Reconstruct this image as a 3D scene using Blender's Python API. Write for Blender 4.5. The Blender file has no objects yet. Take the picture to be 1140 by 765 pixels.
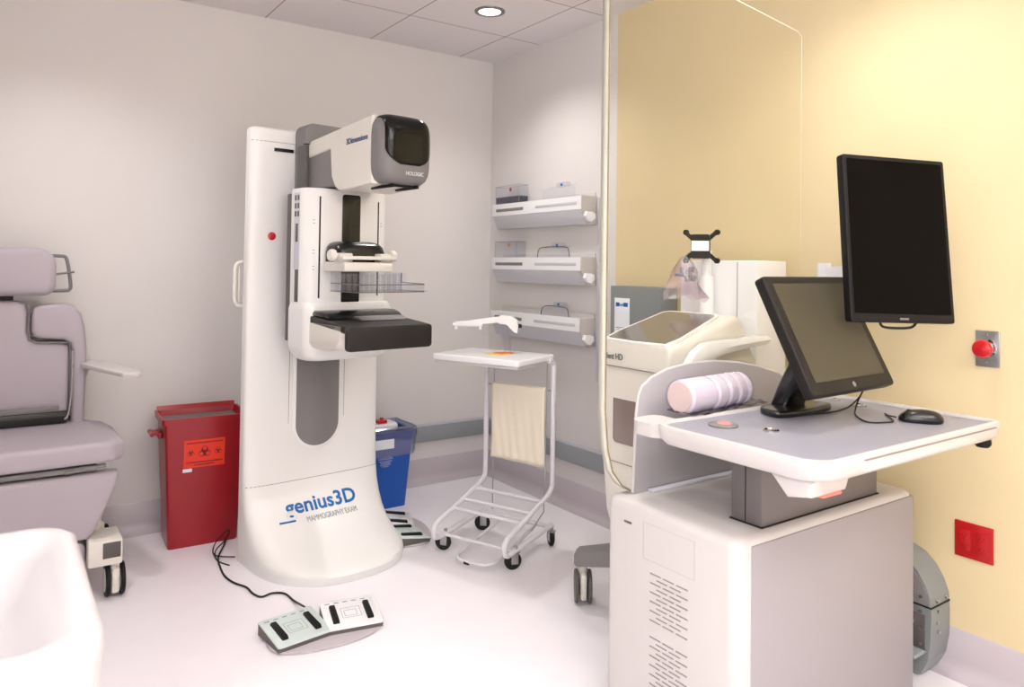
import bpy, bmesh, math, random
from mathutils import Vector, Matrix
random.seed(4)
SC = bpy.context.scene
COL = SC.collection
PI = math.pi

# ------------------------------------------------------------------ materials
def lin(c):
    return tuple(((v/255.0)/12.92 if v/255.0 <= .04045 else ((v/255.0+.055)/1.055)**2.4) for v in c)

def mat(name, rgb, rough=.5, metal=0.0, spec=.5, coat=0.0, bump=0.0, bscale=200.0, var=0.0, vscale=6.0, emit=None, estr=0.0, sss=0.0):
    m = bpy.data.materials.new(name); m.use_nodes = True
    nt = m.node_tree; b = nt.nodes['Principled BSDF']
    c = lin(rgb)
    b.inputs['Base Color'].default_value = (*c, 1)
    b.inputs['Roughness'].default_value = rough
    b.inputs['Metallic'].default_value = metal
    b.inputs['Specular IOR Level'].default_value = spec
    b.inputs['Coat Weight'].default_value = coat
    tc = nt.nodes.new('ShaderNodeTexCoord')
    if var > 0:
        n = nt.nodes.new('ShaderNodeTexNoise'); n.inputs['Scale'].default_value = vscale; n.inputs['Detail'].default_value = 5
        nt.links.new(tc.outputs['Object'], n.inputs['Vector'])
        mx = nt.nodes.new('ShaderNodeMix'); mx.data_type = 'RGBA'
        mx.inputs['A'].default_value = (*[v*(1-var) for v in c], 1); mx.inputs['B'].default_value = (*[min(1, v*(1+var)) for v in c], 1)
        nt.links.new(n.outputs['Fac'], mx.inputs['Factor']); nt.links.new(mx.outputs['Result'], b.inputs['Base Color'])
    if bump > 0:
        n2 = nt.nodes.new('ShaderNodeTexNoise'); n2.inputs['Scale'].default_value = bscale; n2.inputs['Detail'].default_value = 3
        nt.links.new(tc.outputs['Object'], n2.inputs['Vector'])
        bp = nt.nodes.new('ShaderNodeBump'); bp.inputs['Strength'].default_value = bump; bp.inputs['Distance'].default_value = .002
        nt.links.new(n2.outputs['Fac'], bp.inputs['Height']); nt.links.new(bp.outputs['Normal'], b.inputs['Normal'])
    if emit:
        b.inputs['Emission Color'].default_value = (*lin(emit), 1); b.inputs['Emission Strength'].default_value = estr
    return m

def clear(name, tint=(255,255,255), gloss=.06, edge=.5, rough=.03):
    """thin clear plastic: tinted transparency with a fresnel gloss on top"""
    m = bpy.data.materials.new(name); m.use_nodes = True
    nt = m.node_tree; nt.nodes.remove(nt.nodes['Principled BSDF'])
    out = nt.nodes['Material Output']
    tr = nt.nodes.new('ShaderNodeBsdfTransparent'); tr.inputs['Color'].default_value = (*lin(tint), 1)
    gl = nt.nodes.new('ShaderNodeBsdfGlossy'); gl.inputs['Roughness'].default_value = rough
    lw = nt.nodes.new('ShaderNodeLayerWeight'); lw.inputs['Blend'].default_value = .5
    pw = nt.nodes.new('ShaderNodeMath'); pw.operation = 'POWER'; pw.inputs[1].default_value = 3.5
    nt.links.new(lw.outputs['Facing'], pw.inputs[0])
    mr = nt.nodes.new('ShaderNodeMapRange'); mr.inputs['To Min'].default_value = gloss; mr.inputs['To Max'].default_value = edge
    nt.links.new(pw.outputs[0], mr.inputs['Value'])
    mx = nt.nodes.new('ShaderNodeMixShader')
    nt.links.new(mr.outputs['Result'], mx.inputs['Fac']); nt.links.new(tr.outputs[0], mx.inputs[1]); nt.links.new(gl.outputs[0], mx.inputs[2])
    nt.links.new(mx.outputs[0], out.inputs['Surface'])
    return m

M = {}
M['wall'] = mat('wall_paint', (222,217,214), .55, bump=.25, bscale=350, var=.02, vscale=3)
M['yellow'] = mat('yellow_wall_paint', (221,203,160), .5, bump=.25, bscale=350, var=.03, vscale=4)
M['floor'] = mat('floor_vinyl', (245,240,245), .32, var=.025, vscale=9, spec=.4)
M['base'] = mat('cove_base', (192,183,188), .45, var=.02)
M['rail'] = mat('rail_vinyl', (152,157,160), .45, bump=.2, bscale=250)
M['railcap'] = mat('rail_cap', (205,204,210), .4)
M['white'] = mat('machine_white', (236,234,231), .35, coat=.15)
M['white2'] = mat('cream_white', (228,223,214), .38, coat=.1)
M['tubew'] = mat('powder_white', (226,223,229), .35)
M['pure'] = mat('gloss_white', (244,243,244), .25, coat=.3)
M['ceramic'] = mat('ceramic', (206,202,204), .3, coat=.2)
M['cartw'] = mat('console_white', (207,202,199), .42, bump=.1, bscale=400)
M['cartg'] = mat('console_grey', (160,155,158), .5, bump=.25, bscale=600)
M['shieldg'] = mat('shield_grey', (176,171,173), .5, bump=.2, bscale=500)
M['deskg'] = mat('desk_grey', (150,149,160), .4, bump=.15, bscale=500)
M['grey'] = mat('mid_grey', (126,122,122), .5, bump=.15, bscale=500)
M['grey2'] = mat('dark_grey', (92,87,85), .5, bump=.15, bscale=500)
M['lift'] = mat('lift_grey', (112,106,106), .45)
M['seam'] = mat('seam_grey', (140,132,128), .7)
M['black'] = mat('black_plastic', (16,15,16), .25, coat=.2)
M['blackm'] = mat('black_matte', (22,20,21), .55, spec=.25)
M['carbon'] = mat('receptor_black', (31,27,26), .5, bump=.3, bscale=500)
M['visor'] = mat('visor_black', (6,6,8), .1, spec=.35)
M['rubber'] = mat('rubber', (14,14,14), .6)
M['steel'] = mat('stainless', (176,176,176), .3, metal=.9, var=.05, vscale=30)
M['chrome'] = mat('chrome', (200,200,200), .12, metal=1.0)
M['galv'] = mat('painted_steel', (142,147,148), .45, metal=.25, bump=.1, bscale=300)
M['galvl'] = mat('painted_steel_light', (168,176,180), .4, metal=.25)
M['screenb'] = mat('screen_black', (4,3,3), .45, spec=.08)
M['screeng'] = mat('screen_matte_grey', (72,67,54), .4, spec=.3)
M['bezel'] = mat('bezel_dark', (32,29,27), .5, spec=.25)
M['vinyl'] = mat('lilac_vinyl', (178,169,177), .48, bump=.2, bscale=500)
M['vinyld'] = mat('lilac_vinyl_piping', (128,118,124), .5)
M['red'] = mat('red_plastic', (158,12,28), .35, coat=.15, bump=.1, bscale=300)
M['redl'] = mat('label_orange_red', (232,52,20), .4)
M['redb'] = mat('red_button', (190,14,26), .3, coat=.3)
M['redp'] = mat('red_plate', (178,8,16), .4)
M['blue'] = mat('blue_plastic', (16,84,176), .4)
M['txtb'] = mat('print_blue', (22,104,172), .4)
M['txtn'] = mat('print_navy', (26,62,118), .4)
M['txtg'] = mat('print_grey', (140,145,152), .5)
M['txtd'] = mat('print_dark', (60,64,74), .5)
M['txtw'] = mat('print_white', (240,240,240), .5)
M['cloth'] = mat('cream_cloth', (240,230,210), .9, bump=.4, bscale=120)
M['label'] = mat('label_white', (232,236,242), .5)
M['yel'] = mat('label_yellow', (244,196,60), .5)
M['ora'] = mat('label_orange', (238,120,50), .5)
M['pedalg'] = mat('pedal_mint', (206,218,214), .4)
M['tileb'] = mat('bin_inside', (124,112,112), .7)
M['paddleclear'] = clear('clear_paddle_plastic', (247,248,251), .035, .6, .06)
M['bagclear'] = clear('bag_film', (244,234,240), .16, .6, .3)
M['linerclear'] = clear('liner_film', (200,214,236), .25, .6, .2)
M['glass'] = clear('shield_acrylic', (255,255,253), .006, .3, .02)
M['edge'] = mat('acrylic_edge', (214,212,196), .3, spec=.6)
M['brown'] = mat('acrylic_edge_line', (138,122,84), .4)
M['ring'] = mat('light_trim', (128,122,118), .4, metal=.4)
M['purple'] = mat('paper_liner', (150,146,170), .6)
M['rollw'] = mat('roll_white', (238,232,236), .55, bump=.3, bscale=80)
M['rollp'] = mat('roll_end', (236,218,206), .6)
M['foam'] = mat('grey_tint_plastic', (150,152,168), .3)
M['winb'] = mat('window_brown', (134,116,112), .15, coat=.6)
M['winscreen'] = mat('tablet_glass', (92,88,82), .1, coat=.7, var=.25, vscale=12)
M['lamp'] = mat('lamp_emit', (255,255,255), .5, emit=(255,250,244), estr=4)
M['fill_glow'] = mat('fill_pane', (255,255,255), .3, emit=(240,246,255), estr=1.6)  # glow for the panes of the added window
M['fill_lamp'] = mat('fill_panel_emit', (255,255,255), .5, emit=(255,250,246), estr=2.2)  # glow for the added ceiling panels

def ceiling_mat():
    m = mat('ceiling_tile', (232,226,227), .8, bump=.4, bscale=260)
    nt = m.node_tree; b = nt.nodes['Principled BSDF']
    g = nt.nodes.new('ShaderNodeNewGeometry'); sep = nt.nodes.new('ShaderNodeSeparateXYZ')
    nt.links.new(g.outputs['Position'], sep.inputs[0])
    def line(axis, off):
        a = nt.nodes.new('ShaderNodeMath'); a.operation = 'ADD'; a.inputs[1].default_value = off + 20*.61
        nt.links.new(sep.outputs[axis], a.inputs[0])
        d = nt.nodes.new('ShaderNodeMath'); d.operation = 'MODULO'; d.inputs[1].default_value = .61
        nt.links.new(a.outputs[0], d.inputs[0])
        s = nt.nodes.new('ShaderNodeMath'); s.operation = 'LESS_THAN'; s.inputs[1].default_value = .007
        nt.links.new(d.outputs[0], s.inputs[0]); return s
    l1 = line('X', .2557); l2 = line('Y', .516)
    mx = nt.nodes.new('ShaderNodeMath'); mx.operation = 'MAXIMUM'
    nt.links.new(l1.outputs[0], mx.inputs[0]); nt.links.new(l2.outputs[0], mx.inputs[1])
    c = nt.nodes.new('ShaderNodeMix'); c.data_type = 'RGBA'
    c.inputs['A'].default_value = (*lin((232,226,227)), 1); c.inputs['B'].default_value = (*lin((158,148,142)), 1)
    nt.links.new(mx.outputs[0], c.inputs['Factor']); nt.links.new(c.outputs['Result'], b.inputs['Base Color'])
    return m
M['ceil'] = ceiling_mat()

# ------------------------------------------------------------------ mesh builder
class MB:
    def __init__(s): s.bm = bmesh.new()
    def add(s, t, mtx=None):
        if mtx is not None: bmesh.ops.transform(t, matrix=mtx, verts=t.verts)
        me = bpy.data.meshes.new('tmp'); t.to_mesh(me); t.free(); s.bm.from_mesh(me); bpy.data.meshes.remove(me)
        return s
    def box(s, a, b, bev=0.0, seg=2, mtx=None):
        t = bmesh.new(); bmesh.ops.create_cube(t, size=1)
        for v in t.verts:
            for i in range(3): v.co[i] = a[i] if v.co[i] < 0 else b[i]
        bmesh.ops.recalc_face_normals(t, faces=t.faces)
        if bev > 0: bmesh.ops.bevel(t, geom=list(t.edges), offset=bev, segments=seg, profile=.5, affect='EDGES', clamp_overlap=True)
        return s.add(t, mtx)
    def prism(s, poly, axis, a0, a1, bev=0.0, seg=2, mtx=None, capsonly=True):
        """poly in the two other axes (x: (y,z); y: (x,z); z: (x,y))"""
        t = bmesh.new()
        def P(p, h): return {'x': (h, p[0], p[1]), 'y': (p[0], h, p[1]), 'z': (p[0], p[1], h)}[axis]
        A = [t.verts.new(P(p, a0)) for p in poly]; B = [t.verts.new(P(p, a1)) for p in poly]
        f1 = t.faces.new(A); f2 = t.faces.new(B[::-1]); n = len(poly)
        for i in range(n): t.faces.new((A[i], B[i], B[(i+1) % n], A[(i+1) % n]))
        bmesh.ops.recalc_face_normals(t, faces=t.faces)
        if bev > 0:
            es = list(set(list(f1.edges)+list(f2.edges))) if capsonly else list(t.edges)
            bmesh.ops.bevel(t, geom=es, offset=bev, segments=seg, profile=.5, affect='EDGES', clamp_overlap=True)
        return s.add(t, mtx)
    def loft(s, rings, cap=True, closed=True, mtx=None):
        t = bmesh.new(); V = [[t.verts.new(p) for p in r] for r in rings]; n = len(rings[0])
        for k in range(len(V)-1):
            for i in range(n if closed else n-1):
                j = (i+1) % n
                try: t.faces.new((V[k][i], V[k][j], V[k+1][j], V[k+1][i]))
                except ValueError: pass
        if cap and closed:
            t.faces.new(V[0][::-1]); t.faces.new(V[-1])
        bmesh.ops.remove_doubles(t, verts=t.verts, dist=1e-6)
        bmesh.ops.recalc_face_normals(t, faces=t.faces)
        return s.add(t, mtx)
    def tube(s, pts, r, n=10, smooth=0, closed=False, mtx=None):
        P = [Vector(p) for p in pts]
        if smooth: P = spline(P, smooth, closed)
        m = len(P); rings = []; up = None
        for i, p in enumerate(P):
            if closed: d = (P[(i+1) % m]-P[i-1])
            else: d = P[min(i+1, m-1)]-P[max(i-1, 0)]
            if d.length < 1e-9: d = Vector((0, 0, 1))
            d.normalize()
            if up is None:
                up = Vector((0, 0, 1)) if abs(d.z) < .9 else Vector((1, 0, 0))
            x = d.cross(up)
            if x.length < 1e-6: x = d.orthogonal()
            x.normalize(); y = x.cross(d).normalized(); up = y
            rr = r[i] if isinstance(r, (list, tuple)) else r
            rings.append([p + x*math.cos(2*PI*k/n)*rr + y*math.sin(2*PI*k/n)*rr for k in range(n)])
        if closed: rings.append(rings[0])
        return s.loft(rings, cap=not closed, mtx=mtx)
    def lathe(s, prof, c=(0, 0, 0), axis='z', n=28, mtx=None):
        rings = []
        for (r, h) in prof:
            r = max(r, 1e-5)
            ring = []
            for k in range(n):
                a = 2*PI*k/n; u, v = r*math.cos(a), r*math.sin(a)
                p = {'z': (u, v, h), 'x': (h, u, v), 'y': (u, h, v)}[axis]
                ring.append((p[0]+c[0], p[1]+c[1], p[2]+c[2]))
            rings.append(ring)
        return s.loft(rings, mtx=mtx)
    def build(s, name, m, parent=None, ang=38, solid=0.0, sub=0):
        me = bpy.data.meshes.new(name); s.bm.to_mesh(me); s.bm.free()
        o = bpy.data.objects.new(name, me); COL.objects.link(o)
        me.materials.append(M[m] if isinstance(m, str) else m)
        for p in me.polygons: p.use_smooth = True
        me.set_sharp_from_angle(angle=math.radians(ang))
        if parent is not None: o.parent = parent
        if solid:
            md = o.modifiers.new('solid', 'SOLIDIFY'); md.thickness = solid; md.offset = 0
        if sub:
            md = o.modifiers.new('sub', 'SUBSURF'); md.levels = sub; md.render_levels = sub
        return o

def spline(P, k, closed=False):
    out = []; n = len(P); rng = n if closed else n-1
    for i in range(rng):
        if closed: p0, p1, p2, p3 = P[i-1], P[i], P[(i+1) % n], P[(i+2) % n]
        else: p0, p1, p2, p3 = P[max(i-1, 0)], P[i], P[i+1], P[min(i+2, n-1)]
        for j in range(k):
            t = j/k
            out.append(.5*((2*p1)+(p2-p0)*t+(2*p0-5*p1+4*p2-p3)*t*t+(3*p1-p0-3*p2+p3)*t**3))
    if not closed: out.append(P[-1])
    return out

def rrect(x0, y0, x1, y1, r, k=6):
    """rounded rectangle, counter-clockwise; r one radius or four (br, tr, tl, bl)"""
    R = r if isinstance(r, (list, tuple)) else (r,)*4
    out = []
    for (cx, cy, a, rr) in ((x1, y0, -PI/2, R[0]), (x1, y1, 0, R[1]), (x0, y1, PI/2, R[2]), (x0, y0, PI, R[3])):
        sx = -1 if cx == x1 else 1; sy = 1 if cy == y0 else -1
        ox, oy = cx+sx*rr, cy+sy*rr
        if rr <= 1e-6: out.append((cx, cy)); continue
        for i in range(k+1):
            t = a+PI/2*i/k; out.append((ox+rr*math.cos(t), oy+rr*math.sin(t)))
    return out

def Rz(d, loc=(0, 0, 0)): return Matrix.Translation(loc) @ Matrix.Rotation(math.radians(d), 4, 'Z')

def thing(name, label, cat, loc=(0, 0, 0), rz=0.0, group=None):
    o = bpy.data.objects.new(name, None); COL.objects.link(o); o.empty_display_size = .1
    o.location = loc; o.rotation_euler = (0, 0, math.radians(rz)); o['label'] = label; o['category'] = cat
    if group: o['group'] = group
    return o
def tag(o, label, cat, group=None):
    o['label'] = label; o['category'] = cat
    if group: o['group'] = group
    return o
def struct(o): o['kind'] = 'structure'; return o
def copy_tree(root, label, loc=None, rz=None):
    def cp(o, parent):
        c = o.copy(); COL.objects.link(c)
        if parent is not None: c.parent = parent
        for ch in list(o.children): cp(ch, c)
        return c
    r = cp(root, None)
    if loc is not None: r.location = loc
    if rz is not None: r.rotation_euler = (0, 0, math.radians(rz))
    r['label'] = label
    return r

def text(name, body, size, m, parent, mtx=None, warp=None, extrude=.0006, align='LEFT', shear=0.0, width=None, bold=0.0):
    cu = bpy.data.curves.new(name, 'FONT'); cu.body = body; cu.size = size; cu.extrude = extrude; cu.align_x = align
    cu.shear = shear; cu.resolution_u = 3; cu.offset = bold
    t = bpy.data.objects.new(name, cu); COL.objects.link(t)
    bpy.context.view_layer.update()
    me = bpy.data.meshes.new_from_object(t)
    bpy.data.objects.remove(t); bpy.data.curves.remove(cu)
    if width:
        xs = [v.co.x for v in me.vertices]; w = max(xs)-min(xs); x0 = min(xs)
        for v in me.vertices: v.co.x = (v.co.x-x0)*width/w
    if warp:
        for v in me.vertices: v.co = warp(v.co)
    if mtx is not None: me.transform(mtx)
    me.name = name; me.materials.clear(); me.materials.append(M[m])
    o = bpy.data.objects.new(name, me); COL.objects.link(o); o.parent = parent
    return o
# text frames: x right, y up, facing +n
def face(px, origin, right, up):
    r = Vector(right).normalized(); u = Vector(up).normalized(); n = r.cross(u)
    m = Matrix(((r.x, u.x, n.x, origin[0]), (r.y, u.y, n.y, origin[1]), (r.z, u.z, n.z, origin[2]), (0, 0, 0, 1)))
    return m

# ------------------------------------------------------------------ camera
cam = bpy.data.cameras.new('camera'); co = bpy.data.objects.new('camera', cam); COL.objects.link(co)
CP = Vector((-2.6435, -4.0396, 1.3237)); yaw, pit, rol = .6089, .0210, .0136
f = Vector((math.sin(yaw)*math.cos(pit), math.cos(yaw)*math.cos(pit), math.sin(pit)))
r0 = Vector((math.cos(yaw), -math.sin(yaw), 0)); u0 = r0.cross(f)
rr = r0*math.cos(rol)+u0*math.sin(rol); uu = -r0*math.sin(rol)+u0*math.cos(rol)
co.matrix_world = Matrix(((rr.x, uu.x, -f.x, CP.x), (rr.y, uu.y, -f.y, CP.y), (rr.z, uu.z, -f.z, CP.z), (0, 0, 0, 1)))
cam.sensor_width = 36; cam.lens = 826.506/1140*36; cam.shift_y = -(382.5-279.91)/1140
cam.dof.use_dof = True; cam.dof.focus_distance = 3.2; cam.dof.aperture_fstop = 4.5
cam.clip_start = .05
SC.camera = co

# ------------------------------------------------------------------ the room
H = 2.652; XL = -3.12; YF = -5.6; YB = -1.19
struct(MB().box((XL-.1, YF-.1, -.1), (.1, .1, 0)).build('floor', 'floor'))
struct(MB().box((XL-.1, YF-.1, H), (.1, .1, H+.1)).build('ceiling', 'ceil'))
struct(MB().box((XL-.1, 0, 0), (.1, .1, H)).build('wall_back', 'wall'))
wr = MB().box((0, YB, 0), (.1, 0, H)).build('wall_right', 'wall'); struct(wr)
me = wr.data; me.materials.append(M['yellow'])
bmm = bmesh.new(); bmm.from_mesh(me)
tmp = bmesh.new(); bmesh.ops.create_cube(tmp, size=1)
for v in tmp.verts: v.co = Vector((0 if v.co.x < 0 else .1, YF if v.co.y < 0 else YB, 0 if v.co.z < 0 else H))
for fc in tmp.faces: fc.material_index = 1
tm = bpy.data.meshes.new('t'); tmp.to_mesh(tm); tmp.free(); bmm.from_mesh(tm); bmm.to_mesh(me); bmm.free(); bpy.data.meshes.remove(tm)
struct(MB().box((XL-.1, YF, 0), (XL, 0, H)).build('wall_left', 'wall'))
struct(MB().box((XL-.1, YF-.1, 0), (.1, YF, H)).build('wall_front', 'wall'))
# cove base: profile (distance from wall, z)
cove = [(0, 0), (.055, 0), (.032, .004), (.016, .014), (.007, .03), (.004, .05), (.004, .144), (.001, .148), (0, .148)]
struct(MB().prism([(-a, b) for a, b in cove], 'x', XL, 0).build('baseboard_back', 'base'))
struct(MB().prism([(-a, b) for a, b in cove], 'y', YF, 0).build('baseboard_right', 'base'))
struct(MB().prism([(XL+a, b) for a, b in cove], 'y', YF, 0).build('baseboard_left', 'base'))
# crash rail, starts right of the machine and ends at the yellow paint
def rail(name, f0, n):
    a = struct(f0(MB(), .250, .344, .018, .004).build('trim_%d' % n, 'rail'))
    b = struct(f0(MB(), .344, .362, .012, .002).build('trim_%d' % (n+1), 'railcap'))
rail('back', lambda m, z0, z1, d, bv: m.box((-1.25, -d, z0), (0, 0, z1), bv), 1)
rail('right', lambda m, z0, z1, d, bv: m.box((-d, YB, z0), (0, 0, z1), bv), 3)

# ------------------------------------------------------------------ lights
def downlight(x, y, label, power):
    t = thing('ceiling_light', label, 'light', (x, y, H), 0, 'recessed ceiling downlights')
    MB().lathe([(.058, .0), (.058, -.006), (.066, -.010), (.078, -.006), (.080, 0)], n=40).build('trim_ring', 'ring', t)
    MB().lathe([(.0, -.003), (.058, -.003), (.058, .0), (0, 0)], n=40).build('diffuser', 'lamp', t)
    l = bpy.data.lights.new('downlight_bulb', 'SPOT'); l.energy = power; l.spot_size = math.radians(132); l.spot_blend = .85
    l.shadow_soft_size = .055; l.color = (1, .98, .965)
    lo = bpy.data.objects.new('downlight_bulb', l); COL.objects.link(lo); lo.location = (x, y, H-.02)
    return t
DP = 42
downlight(-.56, -.82, 'round recessed downlight in the ceiling near the room corner', DP)
for k, (x, y) in enumerate([(-2.39, -.82), (-.56, -2.65), (-2.39, -2.65), (-.9, -4.48), (-2.39, -4.48)]):  # unseen downlights: some follow cast shadows, the rest added to brighten
    downlight(x, y, 'unseen round recessed downlight', DP)
def fill_panel(x, y, label, pw):  # added panels behind the view, soft fill for the room
    t = thing('added_panel_light', label, 'light', (x, y, H), 0, 'added ceiling fill panels')
    MB().box((-.30, -.60, -.012), (.30, .60, 0), .003).build('frame', 'ring', t)
    MB().box((-.27, -.57, -.016), (.27, .57, -.010)).build('diffuser', 'fill_lamp', t)
    l = bpy.data.lights.new('fill_panel_area', 'AREA'); l.shape = 'RECTANGLE'; l.size = .54; l.size_y = 1.14; l.energy = pw; l.color = (1, .975, .955)
    lo = bpy.data.objects.new('fill_panel_area', l); COL.objects.link(lo); lo.location = (x, y, H-.03)
fill_panel(-1.78, -3.9, 'unseen rectangular ceiling panel added as fill light', 4)
fill_panel(-1.17, -5.0, 'unseen rectangular ceiling panel added as fill light', 4)

# added fill: unseen uplighter behind the camera that brightens the ceiling
ul = thing('bounce_fill_lamp', 'unseen white uplighter added to brighten the ceiling', 'lamp', (-1.9, -5.0, 0))
MB().lathe([(0, 0), (.14, 0), (.14, .015), (.02, .03), (0, .03)]).build('base', 'white', ul)
MB().tube([(0, 0, .02), (0, 0, 1.72)], .012).build('pole', 'white', ul)
MB().lathe([(.02, 1.70), (.13, 1.80), (.135, 1.80), (.022, 1.69)], n=32).build('lamp_shade', 'white', ul)
l = bpy.data.lights.new('bounce_fill_bulb', 'SPOT'); l.energy = 265; l.spot_size = math.radians(155); l.spot_blend = .7; l.shadow_soft_size = .1; l.color = (1, .98, .965)
lo = bpy.data.objects.new('bounce_fill_bulb', l); COL.objects.link(lo); lo.location = (-1.9, -5.0, 1.80); lo.rotation_euler = (math.radians(180-22), 0, math.radians(0))
# unseen window added in the left wall as side fill
wn = struct(MB().prism([(x, z) for x, z in rrect(-5.35, .75, -3.35, 2.45, .001, 1)], 'x', XL, XL+.03).build('fill_window_1', 'pure'))
MB().box((XL+.028, -5.29, .81), (XL+.034, -4.38, 2.39)).build('pane', 'fill_glow', wn)
MB().box((XL+.028, -4.32, .81), (XL+.034, -3.41, 2.39)).build('pane', 'fill_glow', wn)
l = bpy.data.lights.new('window_fill', 'AREA'); l.shape = 'RECTANGLE'; l.size = 1.55; l.size_y = 1.85; l.energy = 11; l.color = (.97, .98, 1)
lo = bpy.data.objects.new('window_fill', l); COL.objects.link(lo); lo.location = (XL+.05, -4.35, 1.6); lo.rotation_euler = (0, math.radians(-90), 0)

# ------------------------------------------------------------------ mammography machine
# frame: origin on the floor; helper T(x, n, z): n grows out of the machine's front
TH = 6.6; w = Vector((math.cos(math.radians(TH)), math.sin(math.radians(TH)), 0)); nn = Vector((math.sin(math.radians(TH)), -math.cos(math.radians(TH)), 0))
org = w*(-1.45)+nn*.3
mach = thing('mammography_machine', 'tall white mammography machine with black visor head and curved foot', 'medical machine', org, TH)
def T(x, n, z): return (x, .3-n, z)
def Ty(n): return .3-n
LV = [(0.0, .335, .56, .935, 2.4), (.035, .337, .56, .945, 2.4), (.048, .337, .558, .938, 2.4), (.058, .337, .55, .915, 2.4), (.075, .337, .54, .85, 2.4), (.095, .337, .53, .775, 2.5), (.12, .337, .51, .70, 2.6),
      (.16, .337, .49, .625, 2.8), (.21, .337, .47, .565, 3.2), (.27, .337, .455, .522, 3.6), (.34, .337, .445, .50, 4), (.45, .337, .44, .487, 4.5), (.8, .337, .435, .485, 5), (1.4, .336, .435, .485, 5), (1.915, .334, .435, .484, 5), (1.932, .330, .433, .480, 5), (1.94, .318, .43, .468, 5)]
def lerp_lv(z):
    for a, b in zip(LV, LV[1:]):
        if a[0] <= z <= b[0]:
            t = (z-a[0])/(b[0]-a[0]); return [a[i]+(b[i]-a[i])*t for i in range(1, 5)]
    return LV[-1][1:]
def surf(x, z):
    hw, ns, nf, p = lerp_lv(z); q = min(1, abs(x/hw)); return ns+(nf-ns)*(1-q**p)**(1/p)
zs = sorted(set([l[0] for l in LV]+[.29, .31, .4, .6, 1.0, 1.2, 1.6, 1.8, .18, .24, .14, .066, .085]))
rings = []
for z in zs:
    hw, ns, nf, p = lerp_lv(z); ring = []
    nb = .40
    for k in range(49):
        a = PI*k/48; x = -hw*math.copysign(abs(math.cos(a))**(2/p), math.cos(a)); n = ns+(nf-ns)*abs(math.sin(a))**(2/p)
        ring.append(T(x, n, z))
    ring.append(T(hw, nb+.02, z)); ring.append(T(hw-.02, nb, z)); ring.append(T(-hw+.02, nb, z)); ring.append(T(-hw, nb+.02, z))
    rings.append(ring)
MB().loft(rings).build('front_cover', 'white', mach)
MB().box(T(-.19, .405, .0), T(.19, .17, 1.86), .02).build('rear_column', 'white', mach)
MB().prism([T(x, n, 0)[:2] for x, n in ((-.26, .41), (-.24, .30), (-.20, .17), (.20, .17), (.25, .30), (.29, .41))], 'z', 0, .05, .012).build('base_foot', 'white', mach)
# rounded slot with the grey carriage strip
slot = rrect(-.122, .462, .122, 1.2, (.118, 0, 0, .118), 12)
MB().prism([(x, z) for x, z in slot], 'y', Ty(.484), Ty(.494), .003).build('slot_rim', 'white', mach)
slot2 = rrect(-.108, .478, .108, 1.2, (.106, 0, 0, .106), 12)
MB().prism(slot2, 'y', Ty(.484), Ty(.4965), .001).build('carriage_strip', 'grey', mach)
for sx in (-.14, .14): MB().box(T(sx-.001, .486, .345), T(sx+.001, .4775, .93)).build('panel_seam', 'seam', mach)
sm = MB()
for i in range(40):
    x0 = -.33+.66*i/40; x1 = -.33+.66*(i+1)/40
    n0 = surf((x0+x1)/2, .335); sm.box(T(x0, n0+.0006, .334), T(x1, n0-.01, .336))
    if x1 < -.13:
        sm2 = sm2 if i else MB()
        n0 = surf((x0+x1)/2, 1.875); sm2.box(T(x0, n0+.0006, 1.874), T(x1, n0-.01, 1.876))
sm.build('panel_seam', 'seam', mach); sm2.build('panel_seam', 'seam', mach)
MB().box(T(-.232, .4865, 1.833), T(-.14, .47, 1.849)).build('indicator_slit', 'black', mach)
g = MB().lathe([(.0, 0), (.018, 0), (.018, -.004), (.010, -.006), (.010, -.014), (.008, -.017), (0, -.018)], T(-.236, .484, 1.448), 'y').build('emergency_button', 'redb', mach); g['label'] = 'red round stop button'
MB().tube([T(-.33, .40, 1.13), T(-.352, .40, 1.135), T(-.366, .40, 1.16), T(-.368, .40, 1.23), T(-.366, .40, 1.30), T(-.352, .40, 1.325), T(-.33, .40, 1.33)], .008, smooth=4).box(T(-.352, .405, 1.15), T(-.345, .395, 1.31), .002).build('side_grip', 'white2', mach)
# printed name on the foot
def warpf(x0, z0, lean=0):
    return lambda c: Vector(T(x0+c.x, surf(x0+c.x, z0+c.y)+.0022+c.z, z0+c.y))
for nm, body, sz, mt, x0, z0, wd, bd in (('brand_text', 'genius3D', .077, 'txtb', -.178, .207, .352, .0016), ('tagline_text', 'MAMMOGRAPHY EXAM', .026, 'txtg', -.095, .172, .25, 0)):
    text(nm, body, sz, mt, mach, warp=warpf(x0, z0), width=wd, bold=bd)
u = MB()
for i in range(6):
    xa = -.218+.012*i
    u.box(T(xa, surf(xa+.006, .182)+.0025, .178), T(xa+.0121, surf(xa+.006, .182)-.01, .186))
u.build('text_underline', 'txtb', mach)
# spine behind the arm
MB().prism(rrect(-.136, .93, .10, 1.962, (.01, .05, .04, .01), 6), 'y', Ty(.49), Ty(.60), .006).build('arm_spine', 'grey', mach)
MB().box(T(-.139, .605, .98), T(-.12, .52, 1.86), .002).box(T(-.208, .622, .985), T(.19, .575, 1.635), .006).build('spine_back_plate', 'grey2', mach)  # dark grey strip on the spine and back plate behind the panel
MB().box(T(-.1385, .6035, 1.862), T(-.09, .58, 1.866)).build('spine_seam', 'blackm', mach)
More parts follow.
